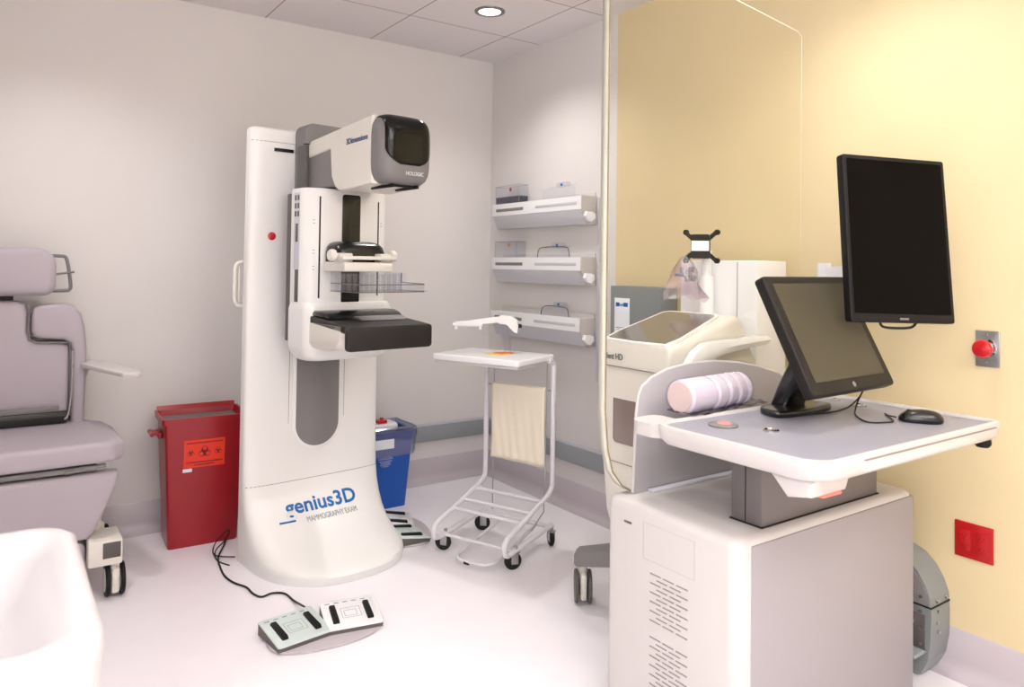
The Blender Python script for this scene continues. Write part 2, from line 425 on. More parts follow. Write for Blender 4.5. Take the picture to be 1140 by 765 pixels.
# arm body : convex panel in plan
def planring(z, ins=0.0, nfr=.782, nback=.612, hw=.208):
    pts = [(-hw+.006+ins, nback), (-hw+ins, nback+.01), (-hw+ins, .715-ins), (-hw+.012+ins, .738-ins)]
    for k in range(1, 12):
        x = -hw+.012+(2*hw-.024)*k/12; pts.append((x*(1-ins*3), .738-ins+(nfr-.738)*(1-(x/hw)**2)))
    pts += [(hw-.012-ins, .738-ins), (hw-ins, .715-ins), (hw-ins, nback+.01), (hw-.006-ins, nback)]
    return [T(x, n, z) for x, n in pts]
pn = MB().loft([planring(1.10), planring(1.645), planring(1.652, .004), planring(1.655, .010)]).build('arm_panel', 'white', mach)
# lower housing
def hring(z, e):
    pts = rrect(-.214+e, .60+min(e, .03), .218-e, .80-e*1.1, (.03, .05, .05, .03), 5)
    return [T(x, n, z) for x, n in pts]
MB().loft([hring(.903, .06), hring(.907, .040), hring(.920, .020), hring(.940, .007), hring(.970, 0), hring(1.13, 0), hring(1.15, .004), hring(1.16, .012)]).build('arm_housing', 'white', mach)
MB().loft([[T(x, n, z) for x, n in rrect(-.195+e, .76, .195-e, nf, .03, 5)] for z, e, nf in ((.965, .03, .90), (.972, .012, .95), (.99, 0, 1.03), (1.03, 0, 1.08), (1.078, 0, 1.09))]).build('receptor_support', 'white2', mach)
# front marks
def nfp(x): return .738+(.782-.738)*(1-(x/.208)**2)
for x, wd, z0, z1 in ((-.142, .0035, 1.178, 1.618), (.148, .0035, 1.185, 1.612)):
    MB().box(T(x-wd, nfp(x)+.0015, z0), T(x+wd, nfp(x)-.01, z1), .001).build('scale_slot', 'black', mach)
MB().prism(rrect(-.046, 1.155, .042, 1.632, .012, 4), 'y', Ty(.77), Ty(.7845), .001).build('centre_slot', 'black', mach)
for x in (-.165, .165):
    for k, z in enumerate((1.50, 1.37, 1.30)):
        tk = MB()
        for d in (0, .014): tk.box(T(x-.005, nfp(x)+.001, z+d), T(x+.005, nfp(x)-.008, z+d+.0025))
        tk.build('scale_marks', 'txtg', mach)
# controls on the left side of the arm
ct = MB()
for k in range(3):
    for j in range(2):
        ct.box((-.2092, Ty(.655+.026*j), 1.60-.035*k), (-.206, Ty(.673+.026*j), 1.624-.035*k), .001)
ct.box((-.2092, Ty(.665), 1.42), (-.206, Ty(.69), 1.50), .001)
ct.build('control_buttons', 'grey2', mach)
MB().box((-.2085, Ty(.65), 1.30), (-.206, Ty(.705), 1.635), .001).build('control_strip', 'railcap', mach)
MB().box((-.2092, Ty(.665), 1.16), (-.206, Ty(.70), 1.30), .001).build('side_slot', 'grey2', mach)
# tube head
hx = .122
prof = [(.585, 1.80), (.583, 1.83), (.592, 1.858), (.62, 1.878), (.80, 1.893), (1.145, 1.921), (1.145, 1.648), (.92, 1.634), (.875, 1.638), (.845, 1.655), (.815, 1.70), (.80, 1.82)]
head = MB().prism([(Ty(n), z) for n, z in prof], 'x', -hx, hx, .010, 3).build('tube_head', 'white2', mach)
MB().box(T(-hx+.006, .585, 1.66), T(hx-.006, .83, 1.83), .006).build('head_neck', 'grey', mach)
NC, NZ, AN, AX, AZ = 1.150, 1.784, .086, .1225, .140
def implicit(x, n, z): return abs(x/AX)**5+abs((z-NZ)/AZ)**5+abs((n-NC)/AN)**2.6
rg = []
for k in range(11):
    t = math.sin(PI/2*k/10); sc = max(1e-3, (1-t**2.6))**.2
    ring = []
    for j in range(48):
        a = 2*PI*j/48; c, s_ = math.cos(a), math.sin(a)
        R = (abs(c)**5+abs(s_)**5)**-.2
        ring.append(T(AX*c*R*sc, NC+AN*t, NZ+AZ*s_*R*sc))
    rg.append(ring)
rg.insert(0, [(p[0], p[1]+.008, p[2]) for p in rg[0]])
nose = MB().loft(rg).build('head_nose', 'grey', head)
vs_ = []
for i in range(25):
    ph = -.62+(PI/2+.62)*i/24
    q = min(1, (i+.35)/8); hwv = .106*(1-(1-q)**2.6)**(1/2.6)
    row = []
    for j in range(17):
        x = -hwv+2*hwv*j/16
        lo, hi = 0, .4
        for _ in range(40):
            m_ = (lo+hi)/2
            if implicit(x, NC+m_*math.cos(ph), NZ+m_*math.sin(ph)) < 1: lo = m_
            else: hi = m_
        r_ = lo+.0022
        row.append(T(x, NC+r_*math.cos(ph), NZ+r_*math.sin(ph)))
    vs_.append(row)
MB().loft(vs_, closed=False).build('visor', 'visor', head, solid=.002)
MB().box(T(-.06, 1.20, 1.634), T(-.048, 1.04, 1.648), .002).box(T(.05, 1.21, 1.634), T(.062, 1.05, 1.648), .002).box(T(-.06, 1.19, 1.638), T(.06, 1.175, 1.648), .002).build('collimator_rail', 'blackm', head)
text('side_text', '3Dimensions', .034, 'txtn', head, mtx=face(0, (-hx-.0012, Ty(.945), 1.822), (0, -1, .03), (0, 0, 1)), width=.172, bold=.0004)
text('front_text', 'HOLOGIC', .022, 'txtw', head, mtx=face(0, T(-.018, 1.2372, 1.682), (1, 0, 0), (0, 0, 1)), width=.082)
# image receptor
MB().prism([(Ty(.79), 1.072), (Ty(.79), 1.104), (Ty(.86), 1.100), (Ty(1.10), 1.080), (Ty(1.118), 1.074), (Ty(1.118), 1.052), (Ty(1.09), 1.050)], 'x', -.195, .195, .006, 3).build('image_receptor', 'carbon', mach)
MB().prism(rrect(-.20, .982, .20, 1.079, .016, 4), 'y', Ty(1.096), Ty(1.125), .006).build('receptor_front', 'carbon', mach)
MB().prism([(Ty(.785), 1.10), (Ty(.785), 1.118), (Ty(.80), 1.128), (Ty(.86), 1.128), (Ty(.90), 1.118), (Ty(.93), 1.10)], 'x', -.185, .185, .012, 3).build('receptor_latch', 'black', mach)
MB().prism([(Ty(.90), 1.096), (Ty(.905), 1.107), (Ty(.955), 1.106), (Ty(.985), 1.092)], 'x', -.06, .165, .003).build('tray_bar', 'steel', mach)
# compression device and clear paddle
dev = MB().loft([[T(x, n, z) for x, n in rrect(-.128+e, .76, .112-e, .905-e, .04, 6)] for z, e in ((1.335, 0), (1.375, 0), (1.40, .006), (1.415, .018), (1.422, .035), (1.424, .045))]).build('compression_device', 'black', mach)
fr = MB().prism(rrect(-.14, 1.295, .090, 1.335, .006), 'y', Ty(.80), Ty(.98), .006)
fr.box(T(-.155, .995, 1.345), T(.100, .90, 1.36), .004).box(T(-.15, .96, 1.33), T(-.09, .90, 1.372), .006).box(T(.045, .96, 1.33), T(.095, .90, 1.372), .006)
fr.build('paddle_clamp', 'white2', dev)
for sx in (-1, 1):
    k = MB().lathe([(0, 0), (.010, 0), (.010, .022), (.023, .024), (.025, .030), (.025, .042), (.021, .048), (0, .049)], (-.008, 0, 0), 'x', 22).build('clamp_knob', 'white2', dev)
    k.location = T(-.028+sx*.118, .935, 1.362); k.rotation_euler = (0, 0, 0 if sx > 0 else PI)
pd = MB()
x0, x1, n0, n1, zb, zt = -.175, .168, .93, 1.135, 1.215, 1.292
pd.box(T(x0, n1, zb), T(x1, n0, zb+.003))
def wallp(pts, h0, h1):
    for a, b in zip(pts, pts[1:]):
        pd.loft([[T(a[0], a[1], h0), T(b[0], b[1], h0)], [T(a[0], a[1], h1), T(b[0], b[1], h1)]], closed=False)
wallp([(x0, n0), (x0, n1-.03), (x0+.02, n1), (x1-.02, n1), (x1, n1-.03), (x1, n0)], zb, zb+.032)
wallp([(x0, n0), (x0, n0+.04)], zb+.03, zt); wallp([(x1, n0), (x1, n0+.04)], zb+.03, zt)
pd.box(T(x0, n0+.003, zb), T(x1, n0, zt))
for i in range(12):
    x = x0+.02+(x1-x0-.04)*i/11
    pd.box(T(x-.001, n0+.035, zb), T(x+.001, n0, zt-.006))
pd.build('clear_paddle', 'paddleclear', dev)
ed = MB().tube([T(x0, n0, zb+.032), T(x0, n1-.03, zb+.032), T(x0+.02, n1, zb+.030), T(x1-.02, n1, zb+.030), T(x1, n1-.03, zb+.032), T(x1, n0, zb+.034), T(x1, n0, zt)], .0022, 6)
ed.tube([T(x0, n0, zb), T(x0, n1-.03, zb), T(x0+.02, n1, zb), T(x1-.02, n1, zb), T(x1, n1-.03, zb), T(x1, n0, zb)], .0022, 6)
ed.build('paddle_rim', clear('paddle_rim_plastic', (150,152,160), .35, .8, .15), dev)

# ------------------------------------------------------------------ foot switches
def footswitch(lab, loc, rz, group='foot switches of the mammography machine'):
    t = thing('foot_switch', lab, 'foot pedal', loc, rz, group)
    sk = [(-.20, .05), (-.205, -.05), (-.18, -.10), (-.12, -.135), (-.04, -.15), (.06, -.15), (.14, -.13), (.19, -.09), (.205, -.03), (.20, .05), (0, .02)]
    sk = [(p.x, p.y) for p in spline([Vector((a, b, 0)) for a, b in sk[:-1]], 4)]+[(0, .03)]
    MB().prism(sk, 'z', 0, .010, .003).build('base_skirt', 'base', t)
    for side, m_, rot in ((-1, 'pedalg', 9), (1, 'pure', -9)):
        mt = Rz(rot) @ Matrix.Translation((side*.103, .005, 0))
        def W(a): return [(mt @ Vector(p)) for p in a]
        body = MB()
        body.loft([W([(-.1, -.082, .010), (.1, -.082, .010), (.1, .086, .010), (-.1, .086, .010)]), W([(-.1, -.082, .024), (.1, -.082, .024), (.1, .086, .050), (-.1, .086, .050)])])
        bd = body.build('pedal_body', 'grey2', t)
        sl = .026/.168
        def q(x, y, h): return mt @ Vector((x, y, .024+(y+.082)*sl+h))
        MB().loft([[q(x, y, 0) for x, y in rrect(-.101, -.084, .101, .088, .008, 3)], [q(x, y, .004) for x, y in rrect(-.101, -.084, .101, .088, .008, 3)], [q(x, y, .006) for x, y in rrect(-.098, -.081, .098, .085, .008, 3)]]).build('pedal_plate', m_, bd)
        for px in (-.062, .062):
            MB().loft([[q(x, y, .004) for x, y in rrect(px-.012, -.056, px+.012, .05, .003, 2)], [q(x, y, .013 if y > 0 else .016) for x, y in rrect(px-.010, -.054, px+.010, .048, .003, 2)]]).build('rocker', 'blackm', bd)
        pr = MB()
        for (a, b, c, d) in ((-.035, -.03, .035, .03), (-.025, -.02, .02, .015)):
            for (e, f_, g_, h_) in ((a, b, c, b+.0015), (a, d-.0015, c, d), (a, b, a+.0015, d), (c-.0015, b, c, d)):
                pr.loft([[q(e, f_, .0063), q(g_, f_, .0063), q(g_, h_, .0063), q(e, h_, .0063)], [q(e, f_, .0066), q(g_, f_, .0066), q(g_, h_, .0066), q(e, h_, .0066)]])
        for k in range(5):
            a = -.085+.033*k; pr.loft([[q(a, .066, .0063), q(a+.018, .066, .0063), q(a+.018, .071, .0063), q(a, .071, .0063)], [q(a, .066, .0066), q(a+.018, .066, .0066), q(a+.018, .071, .0066), q(a, .071, .0066)]])
        pr.build('printed_symbols', 'txtg', bd)
    return t
footswitch('double foot switch lying in front of the mammography machine', (-1.635, -1.425, 0), -2)
footswitch('second foot switch half hidden behind the right side of the mammography foot', (-.972, -.69, 0), 78)
tag(MB().tube([(-1.66, -1.335, .045), (-1.655, -1.27, .03), (-1.65, -1.15, .005), (-1.66, -1.07, .005), (-1.70, -1.04, .005), (-1.745, -1.05, .005), (-1.765, -1.0, .005), (-1.77, -.93, .005), (-1.80, -.86, .005), (-1.815, -.78, .005), (-1.81, -.68, .005), (-1.79, -.55, .005), (-1.735, -.42, .006), (-1.70, -.34, .012), (-1.66, -.31, .02)], .004, 7, smooth=5).build('pedal_cable', 'rubber'), 'thin black cable running from the front foot switch around the machine foot', 'cable')
tag(MB().tube([(-1.73, -.60, .012), (-1.80, -.52, .01), (-1.77, -.42, .03), (-1.70, -.36, .055), (-1.72, -.42, .04), (-1.79, -.50, .02), (-1.80, -.58, .004), (-1.77, -.66, .004)], .0028, 6, smooth=5).build('loose_wire', 'rubber'), 'small loop of loose dark wire beside the left edge of the machine foot', 'wire')

# ------------------------------------------------------------------ red bin
rb = thing('waste_bin', 'tall red biohazard waste bin with open lid left of the machine', 'bin', (-1.958, -.326, 0), -2.5)
HB = .605
def rbr(z, e): return [(x, y, z) for x, y in rrect(-e, -e, .30+e, .20+e, .014, 4)]
bm = MB().loft([rbr(0, .0), rbr(.01, .003), rbr(HB-.03, .028), rbr(HB-.028, .040), rbr(HB, .042), rbr(HB, .030), rbr(HB-.03, .022), rbr(.02, -.004)], cap=False)
bm.box((0.002, 0.002, .005), (.298, .198, .02)); bin_body = bm.build('body', 'red', rb)
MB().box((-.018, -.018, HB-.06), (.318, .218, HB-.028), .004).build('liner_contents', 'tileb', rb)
MB().box((-.045, .06, .50), (-.025, .16, .53), .006).box((-.075, .07, .515), (-.03, .10, .53), .004).box((-.075, .12, .515), (-.03, .15, .53), .004).tube([(-.070, .06, .523), (-.070, .16, .523)], .010).build('side_handle', 'red', rb)
MB().prism([(.225, HB-.001), (.242, HB-.001), (.250, HB+.016), (.243, HB+.018)], 'x', -.03, .33, .002).build('rear_flap', 'red', rb)
tl = .028/.575
def fb(x, z, d=0): return (x, -.003-z*tl-d-.0005, z)
MB().loft([[fb(x, z) for x, z in ((.055, .37), (.235, .37), (.235, .50), (.055, .50))], [fb(x, z, .0015) for x, z in ((.055, .37), (.235, .37), (.235, .50), (.055, .50))]]).build('hazard_label', 'redl', bin_body)
hz = MB()
for cx, sc in ((.085, .6), (.145, 1), (.205, .6)):
    for k in range(3):
        a = PI/2+2*PI*k/3; c = Vector((cx+math.cos(a)*.013*sc, .440+math.sin(a)*.013*sc)); ring = []
        for (r_, s0) in ((.015*sc, .0), (.009*sc, .004*sc)):
            ring.append([(c.x+r_*math.cos(t)+math.cos(a)*s0, c.y+r_*math.sin(t)+math.sin(a)*s0) for t in [2*PI*i/18 for i in range(18)]])
        o_ = [fb(x, z, .002) for x, z in ring[0]]; i_ = [fb(x, z, .002) for x, z in ring[1]]
        hz.loft([o_, i_], cap=False)
for x0_, x1_, z_ in ((.065, .225, .482), (.065, .225, .392), (.10, .19, .380)):
    hz.loft([[fb(x0_, z_, .002), fb(x1_, z_, .002)], [fb(x0_, z_+.006, .002), fb(x1_, z_+.006, .002)]], closed=False)
hz.build('hazard_print', mat('label_print_dark_red', (140,12,14), .5), bin_body)
MB().loft([[fb(x, z) for x, z in ((.052, .352), (.092, .352), (.092, .368), (.052, .368))], [fb(x, z, .002) for x, z in ((.052, .352), (.092, .352), (.092, .368), (.052, .368))]]).build('small_tag', 'label', bin_body)

# ------------------------------------------------------------------ blue bin
bb = thing('waste_bin', 'blue waste bin lined with a clear bag, right of the machine', 'bin', (-.875, -.225, 0), 0)
def bbr(z, e): return [(x, y, z) for x, y in rrect(-.13-e, -.10-e, .13+e, .10+e, .02, 4)]
bbo = MB().loft([bbr(0, 0), bbr(.40, .028), bbr(.405, .034), bbr(.42, .034), bbr(.42, .024), bbr(.40, .022), bbr(.02, -.006)], cap=False).box((-.125, -.095, .003), (.125, .095, .02)).build('body', 'blue', bb)
lr = []
for z, e in ((.29, .033), (.31, .037), (.36, .039), (.41, .044), (.435, .042), (.44, .034), (.40, .018)):
    lr.append([(p[0]+random.uniform(-.004, .004), p[1]+random.uniform(-.004, .004), p[2]+random.uniform(-.006, .006)) for p in bbr(z, e)])
MB().loft(lr, cap=False).build('bag_liner', 'linerclear', bb)
MB().box((-.09, -.146, .335), (.03, -.143, .385)).build('white_label', 'label', bb)
em = MB()
for k, (wd0, z0) in enumerate(((.07, .285), (.085, .275), (.075, .262), (.055, .252), (.06, .243), (.035, .234))): em.box((-.01-wd0/2, -.1235-(z0-.2)*.07-.002, z0), (-.01+wd0/2, -.115, z0+.005))
em.build('printed_emblem', mat('print_pale_blue', (150,160,220), .5), bb)
tag(MB().prism(rrect(-.975, -.30, -.78, -.16, .03), 'z', .415, .452, .01).build('white_container', 'pure'), 'white container poking out of the top of the blue bin', 'container')
tag(MB().box((-.90, -.285, .4525), (-.845, -.24, .472), .006).lathe([(0, .472), (.012, .472), (.010, .484), (0, .485)], (-.87, -.262, 0), n=16).build('red_cap', 'redb'), 'small red cap on top of the white container in the blue bin', 'cap')

# ------------------------------------------------------------------ laundry hamper cart
lc = thing('hamper_cart', 'white wheeled hamper stand with a flat tabletop', 'cart', (-.67, -1.13, 0), -67.6)
XW = .193; YR = .165
MB().prism(rrect(-.288, -.165, .200, .165, .02), 'z', .882, .910, .006, 3).build('tabletop', 'pure', lc)
MB().box((-.275, -.152, .868), (.188, .152, .884), .003).build('table_lip', 'cartw', lc)
for sx in (-1, 1):
    x = sx*XW
    MB().tube([(x, YR-.05, .885), (x, YR-.01, .87), (x, YR, .83), (x, YR, .60), (x, YR, .32), (x, YR-.01, .275), (x, YR-.05, .247), (x, YR-.12, .228), (x, -.10, .182), (x, -.19, .158), (x, -.232, .14), (x, -.245, .11), (x, -.228, .082), (x, -.18, .078), (x, -.05, .088), (x, YR, .103)], .0125, 12, smooth=5).build('side_frame', 'tubew', lc)
for y, z in ((.08, .232), (-.02, .203), (-.10, .182)):
    MB().tube([(-XW, y, z), (XW, y, z)], .0095).build('shelf_bar', 'tubew', lc)
MB().tube([(-XW, YR-.02, .10), (XW, YR-.02, .10)], .010).build('base_bar', 'tubew', lc)
MB().tube([(-XW, -.17, .08), (XW, -.17, .08)], .008).build('base_bar', 'tubew', lc)
MB().tube([(-XW, YR, .735), (XW, YR, .735)], .0035).build('hanging_wire', 'steel', lc)
MB().tube([(-.14, YR-.01, .88), (-.14, YR-.012, .12)], .003).build('pedal_rod', 'steel', lc)
MB().tube([(.165, YR-.01, .88), (.155, YR-.012, .16), (.15, .05, .10)], .003).build('pedal_rod', 'steel', lc)
MB().tube([(-.06, .15, .10), (-.07, -.06, .06), (-.07, -.20, .035), (-.04, -.26, .03), (.04, -.27, .03), (.10, -.26, .03), (.13, -.20, .035), (.13, -.06, .06), (.12, .15, .10)], .008, smooth=4).build('foot_pedal', 'tubew', lc)
MB().box((.0, -.278, .018), (.03, -.262, .032), .003).build('pedal_stop', 'rubber', lc)
for (x, y, a) in ((-XW, YR, 118), (XW, YR, 48), (-XW, -.155, 106), (XW, -.155, 140)):
    cs = MB().tube([(x, y, .100), (x, y, .078)], .009); cs.box((x-.016, y-.016, .070), (x+.016, y+.016, .076), .002)
    mt = Matrix.Translation((x, y, 0)) @ Rz(a) 
    cs.box((-.014, -.010, .026), (-.011, .022, .074), .001, mtx=mt).box((.011, -.010, .026), (.014, .022, .074), .001, mtx=mt)
    cb = cs.build('caster', 'steel', lc)
    MB().lathe([(.008, -.009), (.033, -.009), (.0385, -.005), (.0385, .005), (.033, .009), (.008, .009)], (0, .012, .039), 'x', 24, mtx=mt).build('wheel', 'rubber', cb)
    MB().lathe([(0, -.0105), (.011, -.0105), (.011, .0105), (0, .0105)], (0, .012, .039), 'x', 16, mtx=mt).build('hub', 'grey', cb)
# cream cloth bag over the wire
rows = []
for i in range(19):
    z = .742-.362*i/18
    row = []
    for j in range(25):
        x = -.150+.305*j/24; wv = .004*math.sin(j*.7+i*.22)+.003*math.sin(j*1.7-i*.4)
        row.append((x, YR-.010+wv*(i/18)-.004, z-.012*(j/24)*(i/18)))
    rows.append(row)
cl = MB().loft([[(x, y-.0+.018, z-.05*(1 if False else 0)) for x, y, z in rows[k]] for k in (10, 6, 3, 1)]+[[(x, y+.008, z+.004) for x, y, z in rows[0]]]+rows, closed=False).build('folded_cloth', 'cloth', None, solid=.006)
cl.matrix_world = Matrix.Translation((-.67, -1.13, 0)) @ Rz(-67.6)
tag(cl, 'cream cloth draped over the wire of the wheeled hamper stand', 'cloth')
CW = Matrix.Translation((-.67, -1.13, 0)) @ Rz(-67.6)
lb = thing('paper_label', 'yellow and orange paper label lying on the hamper tabletop', 'label', CW @ Vector((-.02, .03, .910)), -67.6)
MB().box((-.055, -.065, 0), (.055, .0, .0012)).build('yellow_half', 'yel', lb)
MB().prism([(-.05, 0), (.05, 0), (.045, .05), (.01, .075), (-.045, .05)], 'z', 0, .0012).box((-.03, -.03, .0012), (.03, .02, .0016)).build('orange_half', 'ora', lb)

# white positioning arm standing on the tabletop
ar = thing('bracket_arm', 'white plastic bracket arm standing on the rear of the hamper tabletop', 'bracket', CW @ Vector((-.035, .085, .910)), 0)
A0 = Vector((0, 0, 0))
# direction towards the left of the room
dx = Vector((-.72, .62, 0)).normalized(); sd = Vector((.62, .72, 0)).normalized()
def AR(a, b, z): return tuple(dx*a+sd*b+Vector((0, 0, z)))
MB().tube([AR(-.015, 0, 0), AR(-.01, 0, .05), AR(0, 0, .10), AR(.005, 0, .135)], [.020, .017, .019, .022], 14).build('clear_stem', 'paddleclear', ar)
MB().loft([[AR(a, b, z) for a, z in ((-.062, .095), (-.066, .13), (-.058, .158), (-.03, .176), (.02, .18), (.035, .168), (.03, .14), (-.01, .135), (-.045, .10))] for b in (-.022, .022)]).build('arm_shell', 'pure', ar)
MB().loft([[AR(a, b, z) for b, z in ((-.012, z0), (.012, z0), (.012, z1), (-.012, z1))] for a, z0, z1 in ((.0, .148, .176), (.08, .138, .166), (.18, .132, .150), (.235, .134, .145))]).build('long_arm', 'pure', ar)
hk = MB()
for a in (.12, .24): hk.tube([AR(a, 0, .145), AR(a, 0, .108)], .008)
hk.tube([AR(.11, 0, .13), AR(.255, 0, .13)], .009)
hk.build('arm_tip', 'pure', ar)
MB().lathe([(0, 0), (.009, 0), (.011, .006), (.009, .014), (0, .015)], AR(-.066, 0, .128), 'x', 14).build('arm_knob', 'black', ar)

# ------------------------------------------------------------------ wall shelves with paddles
GS = 'paddle shelves on the white wall'
def shelf(lab, z):
    t = thing('wall_shelf', lab, 'shelf', (0, 0, z), 0, GS)
    # z is the top of the front face; y from -1.03 to -.17
    MB().box((-.012, -1.035, -.150), (0, -.165, .022), .002).build('back_plate', 'cartw', t)
    MB().prism([(-.012, -.008), (-.092, -.008), (-.092, -.020), (-.012, -.02)], 'y', -1.024, -.176).build('tray', 'cartw', t)
    MB().prism([(-.090, 0), (-.100, 0), (-.100, -.072), (-.090, -.072)], 'y', -1.028, -.172, .002).build('front_panel', 'pure', t)
    MB().prism([(-.012, -.150), (-.060, -.150), (-.096, -.076), (-.096, -.070), (-.012, -.070)], 'y', -1.026, -.174, .002).build('lower_trough', 'railcap', t)
    MB().box((-.1015, -.50, -.048), (-.100, -.215, -.030), .0005).build('label_window', 'grey', t)
    MB().box((-.1015, -.99, -.046), (-.100, -.62, -.030), .0005).build('label_window', 'railcap', t)
    MB().prism([(0, 0), (-.103, 0), (-.103, -.078), (-.064, -.152), (0, -.152)], 'y', -1.040, -1.029, .002).build('end_cap', mat('end_cap_beige', (196,190,184), .5), t)
    MB().prism([(-.055, -.085), (-.09, -.085), (-.10, -.11), (-.08, -.135), (-.055, -.14), (-.03, -.12), (-.03, -.095)], 'y', -1.066, -1.040, .006).build('end_knob', 'pure', t)
    return t
s1 = shelf('topmost of the three long white wall shelves', 1.708)
s2 = copy_tree(s1, 'middle one of the three long white wall shelves', (0, 0, 1.381))
s3 = copy_tree(s1, 'lowest of the three long white wall shelves', (0, 0, 1.056))
tag(MB().box((-.006, -1.062, .72), (0, -1.050, 1.70), .001).build('cable_cover', 'railcap'), 'thin white vertical strip on the wall beside the shelf ends', 'strip')

def clear_box(lab, y0, y1, z, h, accent=None, low=None):
    t = thing('clear_paddle_box', lab, 'box', (0, 0, z), 0, 'clear paddles on the shelves')
    m = MB(); xa, xb = -.088, -.02
    m.box((xa, y0, 0), (xb, y1, .003))
    for a, b in (((xa, y0), (xa, y1)), ((xb, y0), (xb, y1)), ((xa, y0), (xb, y0)), ((xa, y1), (xb, y1))):
        m.loft([[(a[0], a[1], 0), (b[0], b[1], 0)], [(a[0], a[1], h), (b[0], b[1], h)]], closed=False)
    m.build('clear_body', 'paddleclear', t)
    rm = MB()
    for zz in (h, low or .002):
        rm.tube([(xa, y0, zz), (xa, y1, zz), (xb, y1, zz), (xb, y0, zz)], .0014, 5, closed=True)
    for p in ((xa, y0), (xa, y1)): rm.tube([(p[0], p[1], 0), (p[0], p[1], h)], .0012, 5)
    rm.build('rim', 'foam', t)
    if low: MB().box((xa+.002, y0+.002, .003), (xb-.002, y1-.002, low-.002)).build('lower_tray', clear('smoky_plastic_%d' % int(z*100), (150,152,172), .1, .4, .1), t)
    if accent: MB().box((-.05, (y0+y1)/2+.02, h-.028), (-.042, (y0+y1)/2+.032, h-.008), .001).build('red_tag' if accent == 'redb' else 'printed_tag', accent, t)
    return t
clear_box('clear box with smoky base and red tag at the left end of the top shelf', -.44, -.19, 1.700, .118, 'redb', .052)
clear_box('clear plastic box at the left end of the middle shelf', -.42, -.19, 1.373, .105, 'ora')
def paddle(lab, y0, y1, z, wire=True, h=.07):
    t = thing('clear_paddle', lab, 'paddle', (0, 0, z), 0, 'clear paddles on the shelves')
    m = MB()
    m.loft([[(-.085, y, 0), (-.085, y, h*.75)] for y in (y0, y1)], closed=False)
    m.loft([[(-.085, y, 0.001), (-.025, y, .001)] for y in (y0, y1)], closed=False)
    m.loft([[(-.085, y, h*.75), (-.04, y, h)] for y in (y0+.03, y1-.03)], closed=False)
    m.build('clear_blade', 'paddleclear', t)
    yc = (y0+y1)/2
    MB().box((-.06, yc-.05, h-.008), (-.035, yc+.05, h+.014), .003).build('paddle_mount', 'paddleclear', t)
    MB().box((-.062, yc-.008, h-.006), (-.060, yc+.010, h+.008), .001).build('blue_mark', 'txtb', t)
    if wire:
        MB().tube([(-.088, y0+.01, .004), (-.088, y0+.02, h*.62), (-.088, y0+.05, h*.85), (-.088, y1-.06, h*.85), (-.088, y1-.02, h*.6), (-.088, y1-.01, .004)], .0022, 6, smooth=3).build('edge_wire', 'txtd', t)
    return t
paddle('faint clear paddle with short grip at the right end of the top shelf', -.96, -.66, 1.700, False, .085)
paddle('clear paddle outlined by a dark wire on the middle shelf', -.93, -.62, 1.373, True, .075)
paddle('clear paddle with dark edge on the lowest shelf', -.93, -.66, 1.048, True, .07)

# ------------------------------------------------------------------ exam chair
xc = -2.62
ch = thing('exam_chair', 'lilac padded examination chair against the back wall', 'chair', (xc, -.45, 0), 0)
def CY(y): return y+.45
def pad(name, poly, y0, y1, par, bev=.022, m='vinyl'):
    return MB().prism(poly, 'y', CY(y0), CY(y1), bev, 4).build(name, m, par, ang=60)
pad('headrest', rrect(-.20, 1.170, .202, 1.378, (.05, .075, .075, .05), 8), -.245, -.115, ch, .03)
# inner back pad with neck; outer wings
inner = [(-.262, .60), (.262, .60)]+[(.262, .93), (.255, .95), (.235, .962), (.14, .97), (.112, .985), (.102, 1.01), (.102, 1.10), (.09, 1.135), (.06, 1.148)]
inner += [(-x, z) for x, z in inner[:1:-1]]
bk = pad('back_pad', inner, -.215, -.12, ch, .018)
for s_ in (-1, 1):
    wing = [(.270, .60), (.322, .60), (.326, .80), (.326, .93), (.316, 1.03), (.300, 1.09), (.272, 1.125), (.225, 1.135), (.14, 1.128), (.122, 1.115), (.116, 1.08), (.116, 1.02), (.124, .995), (.15, .985), (.24, .975), (.262, .96), (.270, .93)]
    wing = [(s_*x, z) for x, z in wing]
    if s_ < 0: wing = wing[::-1]
    pad('side_pad', wing, -.232, -.12, ch, .016)
MB().tube([(.104, CY(-.222), 1.13), (.106, CY(-.222), 1.0), (.122, CY(-.222), .975), (.15, CY(-.222), .967), (.24, CY(-.222), .962), (.262, CY(-.222), .935), (.266, CY(-.222), .64)], .004, 6, smooth=3).build('piping', 'vinyld', bk)
MB().box((-.31, CY(-.12), .30), (.31, CY(-.07), 1.10), .01).build('back_shell', 'white2', ch)
MB().box((-.05, CY(-.12), 1.06), (.05, CY(-.09), 1.25), .004).build('headrest_post', 'grey2', ch)
MB().tube([(.16, CY(-.15), 1.345), (.22, CY(-.15), 1.345), (.245, CY(-.15), 1.33), (.262, CY(-.15), 1.22), (.258, CY(-.15), 1.195), (.24, CY(-.15), 1.19), (.17, CY(-.15), 1.19)], .0075, 8, smooth=4).tube([(.19, CY(-.16), 1.262), (.275, CY(-.16), 1.275)], .005).build('headrest_handle', 'grey', ch)
MB().box((-.30, CY(-.255), .668), (.225, CY(-.225), .690), .003).build('lumbar_bar', 'grey', ch)
MB().box((-.30, CY(-.25), .615), (.255, CY(-.20), .665), .003).build('pivot_gap', 'black', ch)
MB().tube([(.27, CY(-.235), .93), (.272, CY(-.24), .78), (.262, CY(-.245), .66), (.245, CY(-.25), .63)], .005, 7, smooth=3).build('release_lever', 'chrome', ch)
